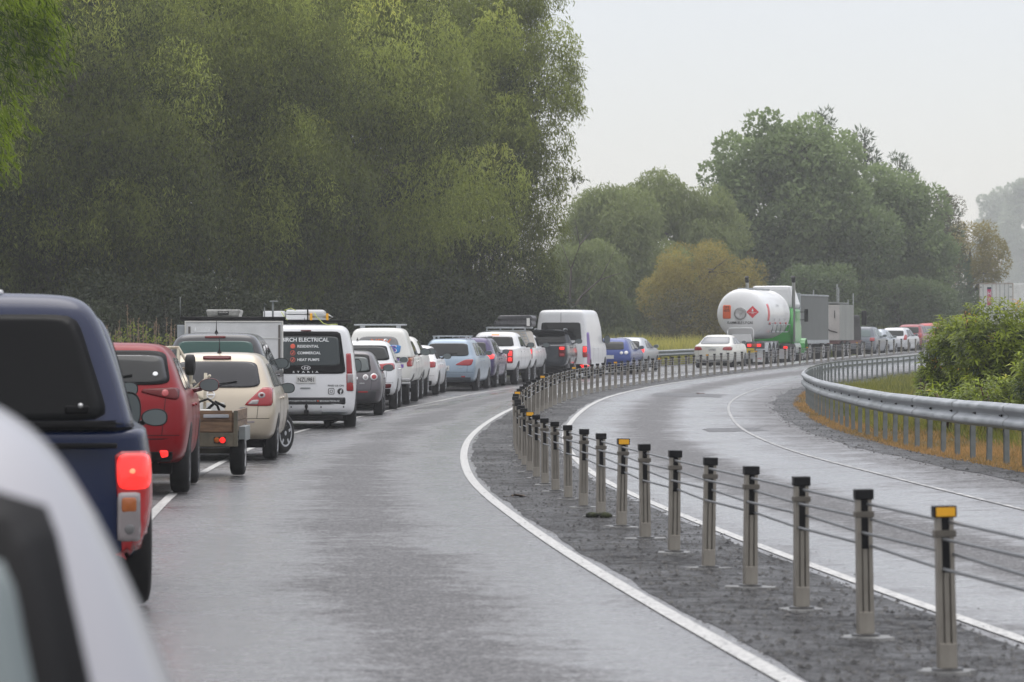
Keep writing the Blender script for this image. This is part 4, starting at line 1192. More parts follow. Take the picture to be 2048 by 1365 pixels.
ld2 = on(r, 'step_ladder', 'aluminium step ladder with yellow end caps at the right of the van roof rack', 'ladder', (-.05, .42, 2.09))
bm = bmesh.new(); bbox(bm, .14, .44, 0, 2.4, .0, .03, .005); bbox(bm, .14, .44, 0, 2.4, .07, .10, .005); tube(bm, [(.16, .01, .05), (.44, .01, .05)], .012, 8); tube(bm, [(.46, 0, .10), (.56, 0, .05), (.46, 0, .0)], .014, 8); from_bm('frame', bm, LADM, ld2)
for x in (.12, .43):
    bm = bmesh.new(); bbox(bm, x, x + .048, -.03, .06, -.01, .12, .01); from_bm('yellow_cap', bm, YEL, ld2)
rp = on(r, 'rope', 'thin yellow green rope trailing over the rear of the van roof', 'rope', (0, 0, 0))
bm = bmesh.new(); tube(bm, [(.16, .4, 2.22), (.20, .36, 2.14), (.33, .30, 2.02), (.42, .26, 1.99), (.50, .3, 2.0), (.6, .4, 2.0)], .008, 6); tube(bm, [(-.42, .4, 2.27), (-.30, .35, 2.31), (-.2, .4, 2.27)], .008, 6); tube(bm, [(-.48, .4, 2.24), (-.40, .3, 2.12), (-.36, .35, 2.08)], .007, 6)
from_bm('rope_strand', bm, mat('rope_yellow_green', (.45, .50, .12), .7), rp)

# ---- the next vehicles ahead
GREYB = P_('grey_brown_paint', (.085, .078, .085), .28, .4)
r, b, bv = build_vehicle(dict(name='hatchback', label='grey brown hatchback with round twin tail lamps ahead of the electrician van', cat='car', D=78, xr=765, W=1.755, H=1.46, L=4.4, style='hatch', paint=GREYB,
    clear=.28, R=.31, wheels='five', belt=.94, tail=.38, lowerz=.58, lowermat=mat('dark_bumper', (.03, .03, .034), .4), rw=(.58, .52, 1.0, 1.31), rwr=.22, glass=GLASS2 if 0 else mat('grey_green_glass', (.05, .065, .065), .12), rw2=(.62, .56, .98, 1.375),
    lamps=[([(.43, .80), (.56, .80), (.56, .93), (.43, .93)], CHROME, dict(rnd=1)), ([(.455, .825), (.535, .825), (.535, .905), (.455, .905)], CLEAR, dict(rnd=1, offs=.018, name='reversing_lamp')),
           ([(.60, .80), (.76, .80), (.76, .95), (.60, .95)], CHROME, dict(rnd=1)), ([(.625, .825), (.735, .825), (.735, .925), (.625, .925)], REDLENS, dict(rnd=1, offs=.018, name='brake_lamp'))],
    single=[([(.33, .53), (.55, .53), (.55, .56), (.33, .56)], REDLENS, 'reflector'), ([(.28, 1.05), (.33, 1.05), (.33, 1.17), (.30, 1.17)], WHITEINK, 'window_sticker', dict(offs=.022))],
    sw=[(.75, 1.3, 1.3, .98), (1.35, 2.2, 2.1, 1.35), (2.3, 3.1, 2.7, 2.2)], mmat=GREYB, ms=1.05, plate=(0, .70, '')))
WH = P_('suv_white', (.70, .71, .72), .3, 0, .25)
r, b, bv = build_vehicle(dict(name='sport_utility_vehicle', label='white sport utility vehicle with wide red tail lamps beside the grey brown hatchback', cat='car', D=84.5, xr=793, W=1.74, H=1.68, L=4.65, style='suv', paint=WH,
    clear=.36, R=.36, wheels='five', belt=1.08, tail=.42, lowerz=.52, rw=(.68, .56, 1.22, 1.52), rwr=.25, rw2=(.70, .60, 1.2, 1.56),
    lamps=[([(.36, .99), (.82, .97), (.80, 1.14), (.36, 1.10)], REDLENS, dict(rnd=.35)), ([(.50, .535), (.72, .535), (.74, .64), (.50, .63)], DREDLENS, dict(rnd=.3, name='reflector'))],
    sw=[(.75, 1.3, 1.3, .98), (1.35, 2.3, 2.2, 1.35), (2.4, 3.3, 2.8, 2.3)], mmat=WH, rails=(.9, 2.9, 1.70), railmat=WH, plate=(0, .9, ''), exhaust=.6, antenna=(-.1, .6, 1.68, .08)))
r, b, bv = build_vehicle(dict(name='pickup_truck', label='white pickup whose tall white canopy has an orange and blue sign written window', cat='pickup truck', D=90.5, xr=825, W=1.80, H=1.78, L=5.1, style='ute', paint=WHITE2,
    clear=.60, tub=1.22, R=.38, tw=.24, wheels='six', lower=False, lamps=[([(.745, 1.0), (.88, 1.0), (.87, 1.26), (.74, 1.26)], REDLENS, dict(rnd=.25)), ([(.75, 1.15), (.87, 1.15), (.865, 1.255), (.75, 1.255)], AMBER, dict(rnd=.3, offs=.018, name='indicator'))],
    sw=[(2.0, 2.9, 2.8, 2.1), (3.0, 3.8, 3.3, 2.8)], swz=(1.28, 1.64), mmat=BLACK, mtall=False, ms=1.2, my=3.5, mz=1.35))
cb, cv = shell('canopy', [(1.24, .84, .03, 1.75, .7), (1.28, .84, .03, 1.75, .5), (1.6, .76, .10, 1.75, 0), (1.88, .69, .17, 1.75, .2), (1.985, .60, .26, 1.7, .1)], WHITE2, r, cr=.10, bow=.03, fbow=0)
patch('rear_window', cv, [(-.60, 1.345), (.60, 1.345), (.47, 1.78), (-.47, 1.78)], mat('sign_grey', (.20, .20, .20), .4), cb, rnd=.35, offs=.008, K=48)
patch('sign_panel', cv, [(-.56, 1.34), (.56, 1.34), (.60, 1.56), (-.60, 1.56)], mat('sign_blue', (.03, .20, .50), .4), cb, rnd=.3, offs=.014, K=48)
lettering('NEW', .52, .10, (.08, 0, 1.66), mat('sign_orange', (.72, .16, .06), .4), cb, bvh=cv, offs=.02, bold=.004)
lettering('PS', .34, .19, (.32, 0, 1.455), WHITEINK, cb, bvh=cv, offs=.022, bold=.01)
lettering('PS', .30, .16, (.32, 0, 1.455), mat('sign_purple', (.13, .05, .30), .4), cb, bvh=cv, offs=.034, bold=.006)
PUR = mat('purple_vinyl', (.16, .08, .36), .4)
fl = patch('flower_logo', bv, [(.50, 1.10), (.66, 1.10), (.66, 1.22), (.50, 1.22)], PUR, r, rnd=1, offs=.01, K=20, rings=3)
for dx, dz in ((.0, .0), (-.09, .03), (.07, .04), (-.02, .085)):
    patch('petal', bv, [(.53 + dx, 1.11 + dz), (.63 + dx, 1.11 + dz), (.63 + dx, 1.21 + dz), (.53 + dx, 1.21 + dz)], PUR, fl, rnd=1, offs=.013, K=14, rings=2)
bar_(fl, bv, .40, .66, .97, 1.06, PUR, 'leaf_shape', .012)
bm = bmesh.new(); bbox(bm, -.80, .84, -.08, .02, .64, .70, .015); bbox(bm, -.80, .84, -.10, .02, .55, .60, .015); from_bm('rear_step', bm, CHROME, r)
for y in (.5, 1.3):
    bm = bmesh.new(); bbox(bm, -.66, .66, y, y + .08, 2.06, 2.10, .01); bbox(bm, -.5, -.44, y + .01, y + .07, 1.95, 2.07); bbox(bm, .44, .50, y + .01, y + .07, 1.95, 2.07); from_bm('roof_bar', bm, GALV, cb)
build_vehicle(dict(name='four_wheel_drive', label='white four wheel drive mostly hidden in front of the sign written canopy pickup', cat='car', D=97, xr=843, W=1.80, H=1.74, L=3.9, style='suv', paint=WHITE2, clear=.5, R=.38, tw=.24, wheels='six', belt=1.2, tail=.3,
    rw=(.66, .58, 1.26, 1.6), lamps=[([(.70, .95), (.84, .95), (.84, 1.2), (.72, 1.2)], REDLENS)], sw=[(.8, 1.6, 1.55, .95), (1.7, 2.6, 2.2, 1.65)], mmat=BLACK, ms=1.2, mz=1.30, lod=2))
VW2 = P_('sedan_white', (.70, .70, .70), .3, 0, .25)
build_vehicle(dict(name='sedan', label='white sedan with a red tail lamp left of the pale blue people carrier', cat='car', D=101.5, xr=874, W=1.84, H=1.43, L=4.6, style='sedan', paint=VW2, clear=.26, R=.33, wheels='five', belt=.98,
    rw=(.60, .52, 1.03, 1.35), lamps=[([(.48, .80), (.86, .80), (.86, .97), (.52, .97)], REDLENS)], single=[([(.40, .50), (.68, .50), (.68, .52), (.40, .52)], REDLENS, 'reflector')],
    sw=[(1.2, 1.9, 1.85, 1.65), (2.0, 3.2, 2.6, 1.95)], swz=(1.03, 1.33), mmat=BLACK, ms=1.1))
PBL = P_('pale_blue_paint', (.25, .32, .39), .3, .4, .2)
r, b, bv = build_vehicle(dict(name='people_carrier', label='pale metallic blue people carrier with silver roof bars and wide swept tail lamps', cat='car', D=107.5, xr=951, W=1.76, H=1.60, L=4.55, style='wagon', paint=PBL, clear=.27, R=.32, wheels='ten', belt=1.02, tail=.34, lowerz=.42,
    lowermat=mat('dark_blue_grey_skirt', (.06, .07, .085), .4), rw=(.66, .58, 1.07, 1.45), rwr=.25, lamps=[([(.22, .79), (.74, .77), (.80, .97), (.55, .96)], REDLENS, dict(rnd=.35)), ([(.44, .42), (.56, .42), (.56, .46), (.44, .46)], REDLENS, dict(name='reflector'))],
    sw=[(.7, 1.5, 1.5, .9), (1.6, 2.4, 2.3, 1.6), (2.5, 3.3, 2.9, 2.4)], mmat=PBL, ms=1.0, plate=(-.10, .70, 'EN746', .34, .13)))
for y in (.8, 1.8):
    bm = bmesh.new(); bbox(bm, -.55, .58, y - .03, y + .03, 1.66, 1.69, .01); bbox(bm, -.53, -.47, y - .025, y + .025, 1.57, 1.67); bbox(bm, .47, .53, y - .025, y + .025, 1.57, 1.67); from_bm('roof_bar', bm, GALV, r)
PURP = P_('dark_purple_paint', (.035, .025, .085), .25, .4, .2)
build_vehicle(dict(name='sport_utility_vehicle', label='dark purple sport utility vehicle just ahead of the pale blue people carrier', cat='car', D=113, xr=990, W=1.80, H=1.62, L=4.5, style='suv', paint=PURP, clear=.33, R=.35, wheels='five', belt=1.02, tail=.42,
    rw=(.60, .54, 1.12, 1.45), lamps=[([(.50, .92), (.84, .92), (.84, 1.08), (.54, 1.08)], REDLIT, dict(rnd=.4))], sw=[(.8, 1.5, 1.5, 1.0), (1.6, 2.6, 2.3, 1.55)], mmat=PURP, rails=(.7, 2.7, 1.64), plate=(0, .75, '')))
r, b, bv = build_vehicle(dict(name='pickup_truck', label='clean white double cab pickup with brake lamps lit and an uncovered tray', cat='pickup truck', D=118, xr=1032, W=1.84, H=1.78, L=5.2, style='ute', paint=WH, clear=.5, tub=1.23, R=.38, tw=.24, wheels='six',
    lamps=[([(.60, .73), (.80, .73), (.80, 1.19), (.60, 1.19)], REDLENS, dict(rnd=.25)), ([(.64, .98), (.76, .98), (.76, 1.13), (.64, 1.13)], REDLIT, dict(offs=.02, name='brake_lamp')), ([(.64, .80), (.76, .80), (.76, .92), (.64, .92)], REDLIT, dict(offs=.02, name='brake_lamp'))],
    sw=[(2.0, 2.9, 2.8, 2.1), (3.0, 3.8, 3.3, 2.8)], swz=(1.28, 1.62), mmat=BLACK, ms=1.1, my=3.5, mz=1.33, lower=False, plate=(0, .75, '')))
patch('cab_window', bv, [(-.66, 1.29), (.66, 1.29), (.58, 1.62), (-.58, 1.62)], GLASS, r, rnd=.2, offs=.008, K=48)
patch('high_brake_lamp', bv, [(-.13, 1.67), (.13, 1.67), (.13, 1.71), (-.13, 1.71)], REDHOT, r, rnd=.3, offs=.012, K=20, rings=3)
r, b, bv = build_vehicle(dict(name='pickup_truck', label='white pickup carrying a cream canopy with a ladder and a black roof bundle', cat='pickup truck', D=124, xr=1067, W=1.82, H=1.72, L=5.1, style='ute', paint=WH, clear=.5, tub=1.2, R=.38, tw=.24, wheels='six',
    lamps=[([(.66, .82), (.84, .82), (.84, 1.19), (.66, 1.19)], REDLENS, dict(rnd=.25)), ([(.68, .98), (.82, .98), (.82, 1.16), (.68, 1.16)], REDLIT, dict(offs=.02, name='brake_lamp'))], sw=[(2.0, 2.9, 2.8, 2.1), (3.0, 3.8, 3.3, 2.8)], swz=(1.26, 1.58), mmat=BLACK, ms=1.1, my=3.5, mz=1.3, lower=False))
CRM = mat('cream_canopy', (.48, .44, .38), .5)
cb, cv = shell('canopy', [(1.2, .84, .02, 1.8, .7), (1.26, .84, .02, 1.8, .4), (1.5, .78, .07, 1.8, 0), (1.74, .72, .12, 1.8, .3), (1.83, .66, .16, 1.75, .1)], CRM, r, cr=.08, bow=.02, fbow=0)
bm = bmesh.new(); bbox(bm, -.80, .62, 0, .05, 1.90, 1.96, .01); bbox(bm, -.80, .62, 0, .05, 1.80, 1.83, .01)
for x in (-.78, -.3, .15, .58): bbox(bm, x, x + .04, 0, .05, 1.80, 1.96)
for x in (-.80, .58): bbox(bm, x, x + .04, 0, 2.6, 1.90, 1.96, .01)
from_bm('roof_rack', bm, GALV, cb)
bm = bmesh.new(); tube(bm, [(.42, -.03, 1.83), (.66, -.08, 1.2)], .016, 6); tube(bm, [(.60, -.03, 1.83), (.84, -.08, 1.2)], .016, 6)
for k in range(7): tube(bm, [(.42 + .24 * k / 6, -.05, 1.83 - .63 * k / 6), (.60 + .24 * k / 6, -.05, 1.83 - .63 * k / 6)], .013, 6)
from_bm('ladder', bm, GALV, cb)
bd = on(r, 'black_bundle', 'long black tarpaulin bundle strapped on the cream canopy pickup roof', 'bundle', (.1, .1, 1.965))
bm = bmesh.new(); bbox(bm, -.62, .72, 0, 1.7, .0, .22, .09); bbox(bm, -.50, .74, .05, 1.6, .19, .40, .09)
rr_ = random.Random(5)
for v in bm.verts: v.co += Vector((rr_.uniform(-.02, .02), rr_.uniform(-.02, .02), rr_.uniform(-.015, .015)))
from_bm('tarpaulin', bm, noisy('black_tarpaulin', (.015, .015, .017), (.05, .05, .055), 8, .45, bump=.4), bd)
bm = bmesh.new(); bbox(bm, .55, .66, -.03, .02, .02, .30, .01); from_bm('tag_label', bm, PLATE, bd)
DGR = P_('graphite_paint', (.028, .034, .042), .25, .4, .2)
r, b, bv = build_vehicle(dict(name='pickup_truck', label='graphite grey double cab pickup directly behind the tall white delivery van', cat='pickup truck', D=129.3, xr=1134, W=1.86, H=1.85, L=5.2 - 1.6, style='ute', paint=DGR, clear=.5, tub=1.30, R=.38, tw=.25, wheels='six',
    lamps=[([(.60, .85), (.84, .85), (.84, 1.26), (.60, 1.26)], DREDLENS, dict(rnd=.25)), ([(.63, 1.12), (.80, 1.12), (.80, 1.22), (.63, 1.22)], REDLIT, dict(offs=.02, name='brake_lamp')), ([(.64, .88), (.80, .88), (.80, .98), (.64, .98)], REDLENS, dict(offs=.02, name='lamp_lens'))],
    sw=[(1.9, 2.5, 2.4, 2.0)], swz=(1.36, 1.66), mmat=DGR, ms=1.2, my=2.6, mz=1.42, lower=False, single=[([(-.12, .62), (.12, .62), (.12, .66), (-.12, .66)], CHROME, 'bumper_badge')]))
patch('cab_window', bv, [(-.70, 1.36), (.70, 1.36), (.60, 1.72), (-.60, 1.72)], GLASS, r, rnd=.2, offs=.008, K=48)
bm = bmesh.new(); rail(bm, .55, 1.9, 3.0, 1.88); rail(bm, -.55, 1.9, 3.0, 1.88); from_bm('roof_rail', bm, GALV, r)
r, b, bv = build_vehicle(dict(name='delivery_van', label='tall white delivery van with purple side stripes', cat='van', D=133.2, xr=1174, W=2.03, H=2.61, L=5.9, style='van', paint=WHITE, clear=.32, R=.36, tw=.24, wheels='steel', belt=1.25, rake=.04, mid=.97, top=.88, bow=.02, cr=.10,
    lowerz=.55, rw=(.79, .74, 1.46, 2.13), rwr=.12, lamps=[([(.83, .80), (.985, .80), (.975, 1.24), (.83, 1.24)], REDLENS, dict(rnd=.15)), ([(.85, 1.0), (.96, 1.0), (.96, 1.20), (.85, 1.20)], REDLIT, dict(offs=.02, name='brake_lamp'))],
    single=[([(-.008, .6), (.008, .6), (.008, 2.5), (-.008, 2.5)], mat('door_gap_grey', (.08, .08, .08), .6), 'door_gap', dict(rnd=.1, offs=.008)), ([(.74, .42), (.99, .42), (.99, .52), (.74, .52)], REDLIT, 'fog_lamp')], sw=[(4.2, 5.0, 4.7, 4.2)], swz=(1.35, 1.9), mmat=BLACK, mtall=True, my=4.7, mz=1.45, mx=1.0, ms=1.2))
for (a_, b_, c_, d_, m_) in ((.25, 1.0, .7, 1.75, PUR), (.25, .9, .55, .95, mat('magenta_vinyl', (.35, .05, .2), .4))):
    patch('side_stripe', bv, [(a_, c_), (b_, c_), (b_ - .3, d_), (a_, d_)], m_, r, mode='right', rnd=.1, offs=.008)
BLU = P_('bright_blue_paint', (.008, .035, .20), .25, .2, .2)
build_vehicle(dict(name='hatchback', label='bright blue hatchback with round lamps ahead of the tall delivery van', cat='car', D=143, xr=1261, W=1.76, H=1.46, L=4.3, style='hatch', paint=BLU, clear=.28, R=.32, wheels='five', belt=.94, lower=False,
    rw=(.58, .52, 1.0, 1.31), lamps=[([(.42, .80), (.56, .80), (.56, .92), (.42, .92)], CHROME, dict(rnd=1)), ([(.60, .80), (.76, .80), (.76, .94), (.60, .94)], CHROME, dict(rnd=1))], sw=[(.8, 1.6, 1.5, 1.0), (1.7, 2.8, 2.4, 1.6)], mmat=BLU, plate=(0, .7, ''), lod=2))
SLV = P_('silver_grey_paint', (.40, .42, .44), .3, .5, .2)
build_vehicle(dict(name='hatchback', label='silver hatchback ahead of the bright blue one', cat='car', D=149, xr=1290, W=1.74, H=1.45, L=4.2, style='hatch', paint=SLV, clear=.28, R=.31, wheels='five', belt=.94, rw=(.6, .54, 1.0, 1.3),
    lamps=[([(.50, .80), (.80, .80), (.80, .98), (.56, .98)], REDLIT, dict(rnd=.4))], sw=[(.8, 1.6, 1.5, 1.0), (1.7, 2.8, 2.4, 1.6)], mmat=SLV, lod=2))
PWH = P_('pearl_white_paint', (.68, .68, .62), .28, .1, .2)
r, b, bv = build_vehicle(dict(name='sedan', label='pearl white sedan close behind the white gas tanker', cat='car', D=158, xr=1463, W=1.78, H=1.49, L=4.6, style='sedan', paint=PWH, clear=.24, R=.31, wheels='ten', belt=1.03, lower=True, lowerz=.40, lowermat=mat('lower_grey_trim', (.2, .2, .19), .4),
    rw=(.68, .56, 1.10, 1.40), rwr=.25, glass=mat('pale_grey_glass', (.12, .13, .14), .15), lamps=[([(.45, .82), (.90, .80), (.90, .98), (.52, .97)], REDLENS, dict(rnd=.45))], single=[([(-.31, .935), (.31, .935), (.31, .955), (-.31, .955)], CHROME, 'boot_trim')],
    sw=[(1.15, 1.9, 1.85, 1.6), (2.0, 3.2, 2.6, 1.95)], swz=(1.08, 1.37), mmat=PWH, plate=(0, .84, 'LXZ61', .34, .12)))
# beyond the trucks
build_vehicle(dict(name='sport_utility_vehicle', label='blue grey sport utility vehicle nearest the silver truck', cat='car', D=209, xr=1748, W=1.85, H=1.80, L=4.4, style='suv', paint=P_('blue_grey_paint', (.10, .115, .135), .3, .4), clear=.3, R=.36, wheels='five', belt=1.12,
    rw=(.66, .58, 1.2, 1.6), lamps=[([(.62, .95), (.88, .95), (.88, 1.15), (.62, 1.15)], REDLENS)], sw=[(.8, 1.6, 1.5, 1.0), (1.7, 3.0, 2.6, 1.6)], glass=mat('green_grey_glass', (.09, .13, .13), .12), lod=2, mmat=DGR))
build_vehicle(dict(name='hatchback', label='light silver blue hatchback between the blue grey and bright silver cars', cat='car', D=214, xr=1770, W=1.78, H=1.60, L=4.2, style='hatch', paint=P_('ice_blue_paint', (.38, .42, .46), .3, .4), clear=.28, R=.33, wheels='five', belt=1.0, glass=GLASS2,
    rw=(.62, .55, 1.08, 1.42), lamps=[([(.55, .85), (.84, .85), (.84, 1.02), (.58, 1.02)], REDLENS)], sw=[(.8, 1.7, 1.6, 1.0), (1.8, 2.9, 2.5, 1.7)], lod=2, mmat=SLV))
build_vehicle(dict(name='hatchback', label='bright silver hatchback with an upright split rear window behind the dark red car', cat='car', D=219, xr=1812, W=1.84, H=1.62, L=4.4, style='wagon', paint=P_('bright_silver_paint', (.58, .59, .61), .3, .3), clear=.27, R=.34, wheels='ten', belt=1.02, tail=.3,
    rw=(.70, .64, 1.12, 1.44), lamps=[([(.70, .86), (.88, .86), (.88, 1.2), (.74, 1.2)], REDLENS)], sw=[(.7, 1.6, 1.6, .9), (1.7, 3.1, 2.6, 1.6)], lod=2, mmat=SLV, plate=(0, .8, '')))
build_vehicle(dict(name='sport_utility_vehicle', label='dark red boxy car ahead of the bright silver hatchback', cat='car', D=224, xr=1843, W=1.84, H=1.74, L=4.3, style='suv', paint=P_('dark_red_paint', (.22, .02, .03), .3, .2), clear=.32, R=.35, wheels='five', belt=1.1,
    rw=(.66, .6, 1.2, 1.58), lamps=[([(.72, .9), (.88, .9), (.88, 1.2), (.74, 1.2)], REDLENS)], sw=[(.8, 1.4, 1.4, .95), (1.5, 3.0, 2.6, 1.45)], lod=2, mmat=BLACK))
build_vehicle(dict(name='hatchback', label='bright red hatchback with a lit tail lamp beside the bush', cat='car', D=229, xr=1878, W=1.84, H=1.72, L=4.3, style='hatch', paint=P_('bright_red_paint', (.42, .02, .025), .3, .1), clear=.28, R=.34, wheels='five', belt=1.08, lower=False,
    rw=(.66, .6, 1.18, 1.55), glass=GLASS2, lamps=[([(.62, 1.0), (.88, 1.0), (.86, 1.22), (.70, 1.22)], REDLIT)], sw=[(.8, 1.6, 1.5, 1.0), (1.7, 2.9, 2.5, 1.6)], lod=2, mmat=BLACK))

# ================================================================= trucks
def truck_root(name, label, cat, D, xc, Ln, dy=0):
    X = (xc - 1024) * D / F
    hd = -heading(D + Ln / 2 + 1) + dy
    z0 = float(ground(X, D)); z1 = float(ground(X - math.sin(hd) * Ln, D + Ln * math.cos(hd)))
    r_ = empty(name, (X, D, z0 + .012), (math.atan2(z1 - z0, Ln), 0, hd)); tag(r_, label, cat, QG); return r_
def twin(root, y, R=.5, x=.95):
    for s in (1, -1):
        wheel(root, s * x, y, R, .58, 'steel', s)
TW = P_('tank_white', (.72, .73, .73), .32, 0, .15)
tk = truck_root('gas_tanker', 'white gas tanker semitrailer pulled by a green and white tractor with tall exhausts', 'tanker truck', 167, 1481, 15, .055)
bm = bmesh.new(); prof = []
for k in range(13):
    t = math.pi / 2 * k / 12; prof.append((.55 - .55 * math.sin(math.pi / 2 - t) , 1.2 * math.sin(t) if k else .001))
for k in range(12, -1, -1):
    t = math.pi / 2 * k / 12; prof.append((8.4 + .55 * math.cos(t), 1.2 * math.sin(t) if k else .001))
lathe(bm, prof, 'y', 64, (0, 0, 2.47)); to = from_bm('tank', bm, TW, tk, True)
for y in (.62, 2.6, 4.6, 6.6, 8.35):
    mb = bmesh.new(); lathe(mb, [(y - .03, 1.199), (y - .02, 1.212), (y + .02, 1.212), (y + .03, 1.199)], 'y', 64, (0, 0, 2.47)); from_bm('tank_band', mb, TW, tk, True)
mb = bmesh.new(); bbox(mb, -.25, .25, .8, 8.2, 3.66, 3.70); 
for y in np.arange(1.0, 8.2, .6): bbox(mb, -.3, .3, y, y + .04, 3.70, 3.73)
from_bm('walkway', mb, GALV, tk)
tbv = BVHTree.FromPolygons([v.co.copy() for v in to.data.vertices], [tuple(p.vertices) for p in to.data.polygons])
ORG = mat('placard_orange', (.72, .12, .03), .4); RDP = mat('placard_red', (.62, .03, .04), .4)
pl = patch('hazard_placard', tbv, [(-.87, 2.25), (-.47, 2.25), (-.47, 2.90), (-.87, 2.90)], ORG, tk, rnd=.05, offs=.012, K=40)
lettering('2YE', .24, .12, (-.67, 0, 2.80), INK, pl, bvh=tbv, offs=.02); lettering('1075', .28, .12, (-.67, 0, 2.64), INK, pl, bvh=tbv, offs=.02)
bm = bmesh.new(); pts = [(.29, 0), (0, .29), (-.29, 0), (0, -.29)]; vs = []
cv_ = bm.verts.new(proj(tbv, Vector((.57, 0, 2.57)), 'rear', .012)); rim_ = []
for i in range(4):
    for t in (0, .25, .5, .75):
        x = pts[i][0] * (1 - t) + pts[(i + 1) % 4][0] * t; z = pts[i][1] * (1 - t) + pts[(i + 1) % 4][1] * t
        rim_.append((x, z))
pr_ = None
for f in (.33, .66, 1):
    ring_ = [bm.verts.new(proj(tbv, Vector((.57 + x * f, 0, 2.57 + z * f)), 'rear', .014)) for x, z in rim_]
    for k in range(16):
        if pr_ is None: bm.faces.new((cv_, ring_[k], ring_[(k + 1) % 16]))
        else: bm.faces.new((pr_[k], ring_[k], ring_[(k + 1) % 16], pr_[(k + 1) % 16]))
    pr_ = ring_
bmesh.ops.reverse_faces(bm, faces=bm.faces)
dm = from_bm('flame_diamond', bm, RDP, tk)
patch('flame', tbv, [(.52, 2.59), (.62, 2.59), (.575, 2.74), (.565, 2.74)], WHITEINK, dm, rnd=.6, offs=.024, K=20, rings=3)
lettering('FLAMMABLE', .36, .035, (.57, 0, 2.545), WHITEINK, dm, bvh=tbv, offs=.024); lettering('GAS', .12, .035, (.57, 0, 2.49), WHITEINK, dm, bvh=tbv, offs=.024)
lettering('FLAMMABLE L.P.GAS', 1.22, .13, (-.03, 0, 2.06), INK, tk, bvh=tbv, offs=.012)
for (y, w_) in ((1.2, .5),):
    lettering('L.P.GAS', .9, .10, (6, 4.5, 2.9), mat('grey_vinyl', (.25, .25, .26), .5), tk, bvh=tbv, mode='right', offs=.01)
for y in (3.2, 4.9, 6.8): lettering('LPG', .45, .11, (6, y, 2.2), mat('grey_vinyl', (.25, .25, .26), .5), tk, bvh=tbv, mode='right', offs=.01)
patch('side_placard', tbv, [(.9, 2.15), (1.5, 2.15), (1.5, 2.95), (.9, 2.95)], RDP, tk, mode='right', rnd=.05, offs=.01)
mh = bmesh.new(); lathe(mh, [(-.02, .02), (-.02, .10), (-.05, .20), (-.06, .30), (.1, .30)], 'y', 32, (0, 0, 2.5)); mho = from_bm('manhole', mh, noisy('manhole_steel', (.35, .34, .33), (.6, .6, .6), 14, .4, metal=.3), tk, True)
mb = bmesh.new()
for k in range(24):
    t = 2 * math.pi * k / 24; b2 = bmesh.new(); bmesh.ops.create_icosphere(b2, subdivisions=1, radius=.022)
    for v in b2.verts: v.co += Vector((.27 * math.cos(t), -.07, 2.5 + .27 * math.sin(t)))
    merge(mb, b2)
from_bm('bolt_ring', mb, DALLOY, mho)
mb = bmesh.new(); bbox(mb, -.45, .48, .15, .6, 1.12, 1.5, .05); bbox(mb, -.35, .35, .13, .16, 1.15, 1.27); o = from_bm('valve_cabinet', mb, TW, tk)
mb = bmesh.new(); tube(mb, [(-.62, .05, 1.1), (-.62, .0, 1.72), (-.52, .0, 1.80), (.52, .0, 1.80), (.62, .0, 1.72), (.62, .05, 1.1)], .03, 8); from_bm('guard_hoop', mb, TW, tk)
mb = bmesh.new(); bbox(mb, -1.15, 1.15, -.05, .15, .82, 1.12, .02); bbox(mb, -.5, .5, .2, 9.5, .85, 1.15, .02); from_bm('chassis', mb, mat('chassis_grey', (.06, .06, .065), .5), tk)
for s in (-1, 1):
    mb = bmesh.new(); bbox(mb, s * .67 - .36, s * .67 + .36, -.08, -.05, .89, 1.07, .02); lp = from_bm('lamp_cluster', mb, REDLENS, tk)
    for dx, m_ in ((-.23, REDLIT), (0, AMBER), (.23, REDLIT)):
        mb = bmesh.new(); bbox(mb, s * .67 + dx - .09, s * .67 + dx + .09, -.10, -.08, .92, 1.04, .02); from_bm('lamp_lens', mb, m_, lp)
    mb = bmesh.new(); bbox(mb, s * .85 - .30, s * .85 + .30, .25, .27, .18, .72, .02); from_bm('mudflap', mb, WHITE, tk)
    lettering('LPG', .24, .06, (s * .85, .243, .34), RDP, tk)
for y in (1.1, 2.4, 3.7):
    twin(tk, y)
    for s in (-1, 1):
        mb = bmesh.new(); pts = [(s * .95, y + .62 * math.cos(t), .5 + .62 * math.sin(t)) for t in np.linspace(.25, math.pi - .25, 9)]
        for a_, b_ in zip(pts, pts[1:]):
            a_, b_ = Vector(a_), Vector(b_); mb.faces.new([mb.verts.new(p) for p in (a_ + Vector((-.3, 0, 0)), a_ + Vector((.3, 0, 0)), b_ + Vector((.3, 0, 0)), b_ + Vector((-.3, 0, 0)))])
        g_ = from_bm('mudguard', mb, GALV, tk); md = g_.modifiers.new('s', 'SOLIDIFY'); md.thickness = .02
mb = bmesh.new(); bbox(mb, .1, .68, -.07, -.05, .62, .84, .005); yp = from_bm('number_plate', mb, YPLATE, tk); lettering('LONG VEHICLE', .5, .07, (.39, -.075, .73), INK, yp)
mb = bmesh.new()
for y in (1.6, 3.0, 4.4, 6.0, 7.4): tube(mb, [(1.1, y, 2.0), (1.35, y, 1.95), (1.25, y + .1, 1.6)], .03, 6)
tube(mb, [(1.2, 1.5, 1.6), (1.2, 7.5, 1.6)], .03, 6); from_bm('side_pipework', mb, GALV, tk)
for y in (1.5, 3.3, 5.0, 7.0):
    mb = bmesh.new(); lathe(mb, [(1.17, .07), (1.24, .06)], 'x', 10, (0, y, 2.02)); from_bm('side_lamp', mb, REDLENS, tk)
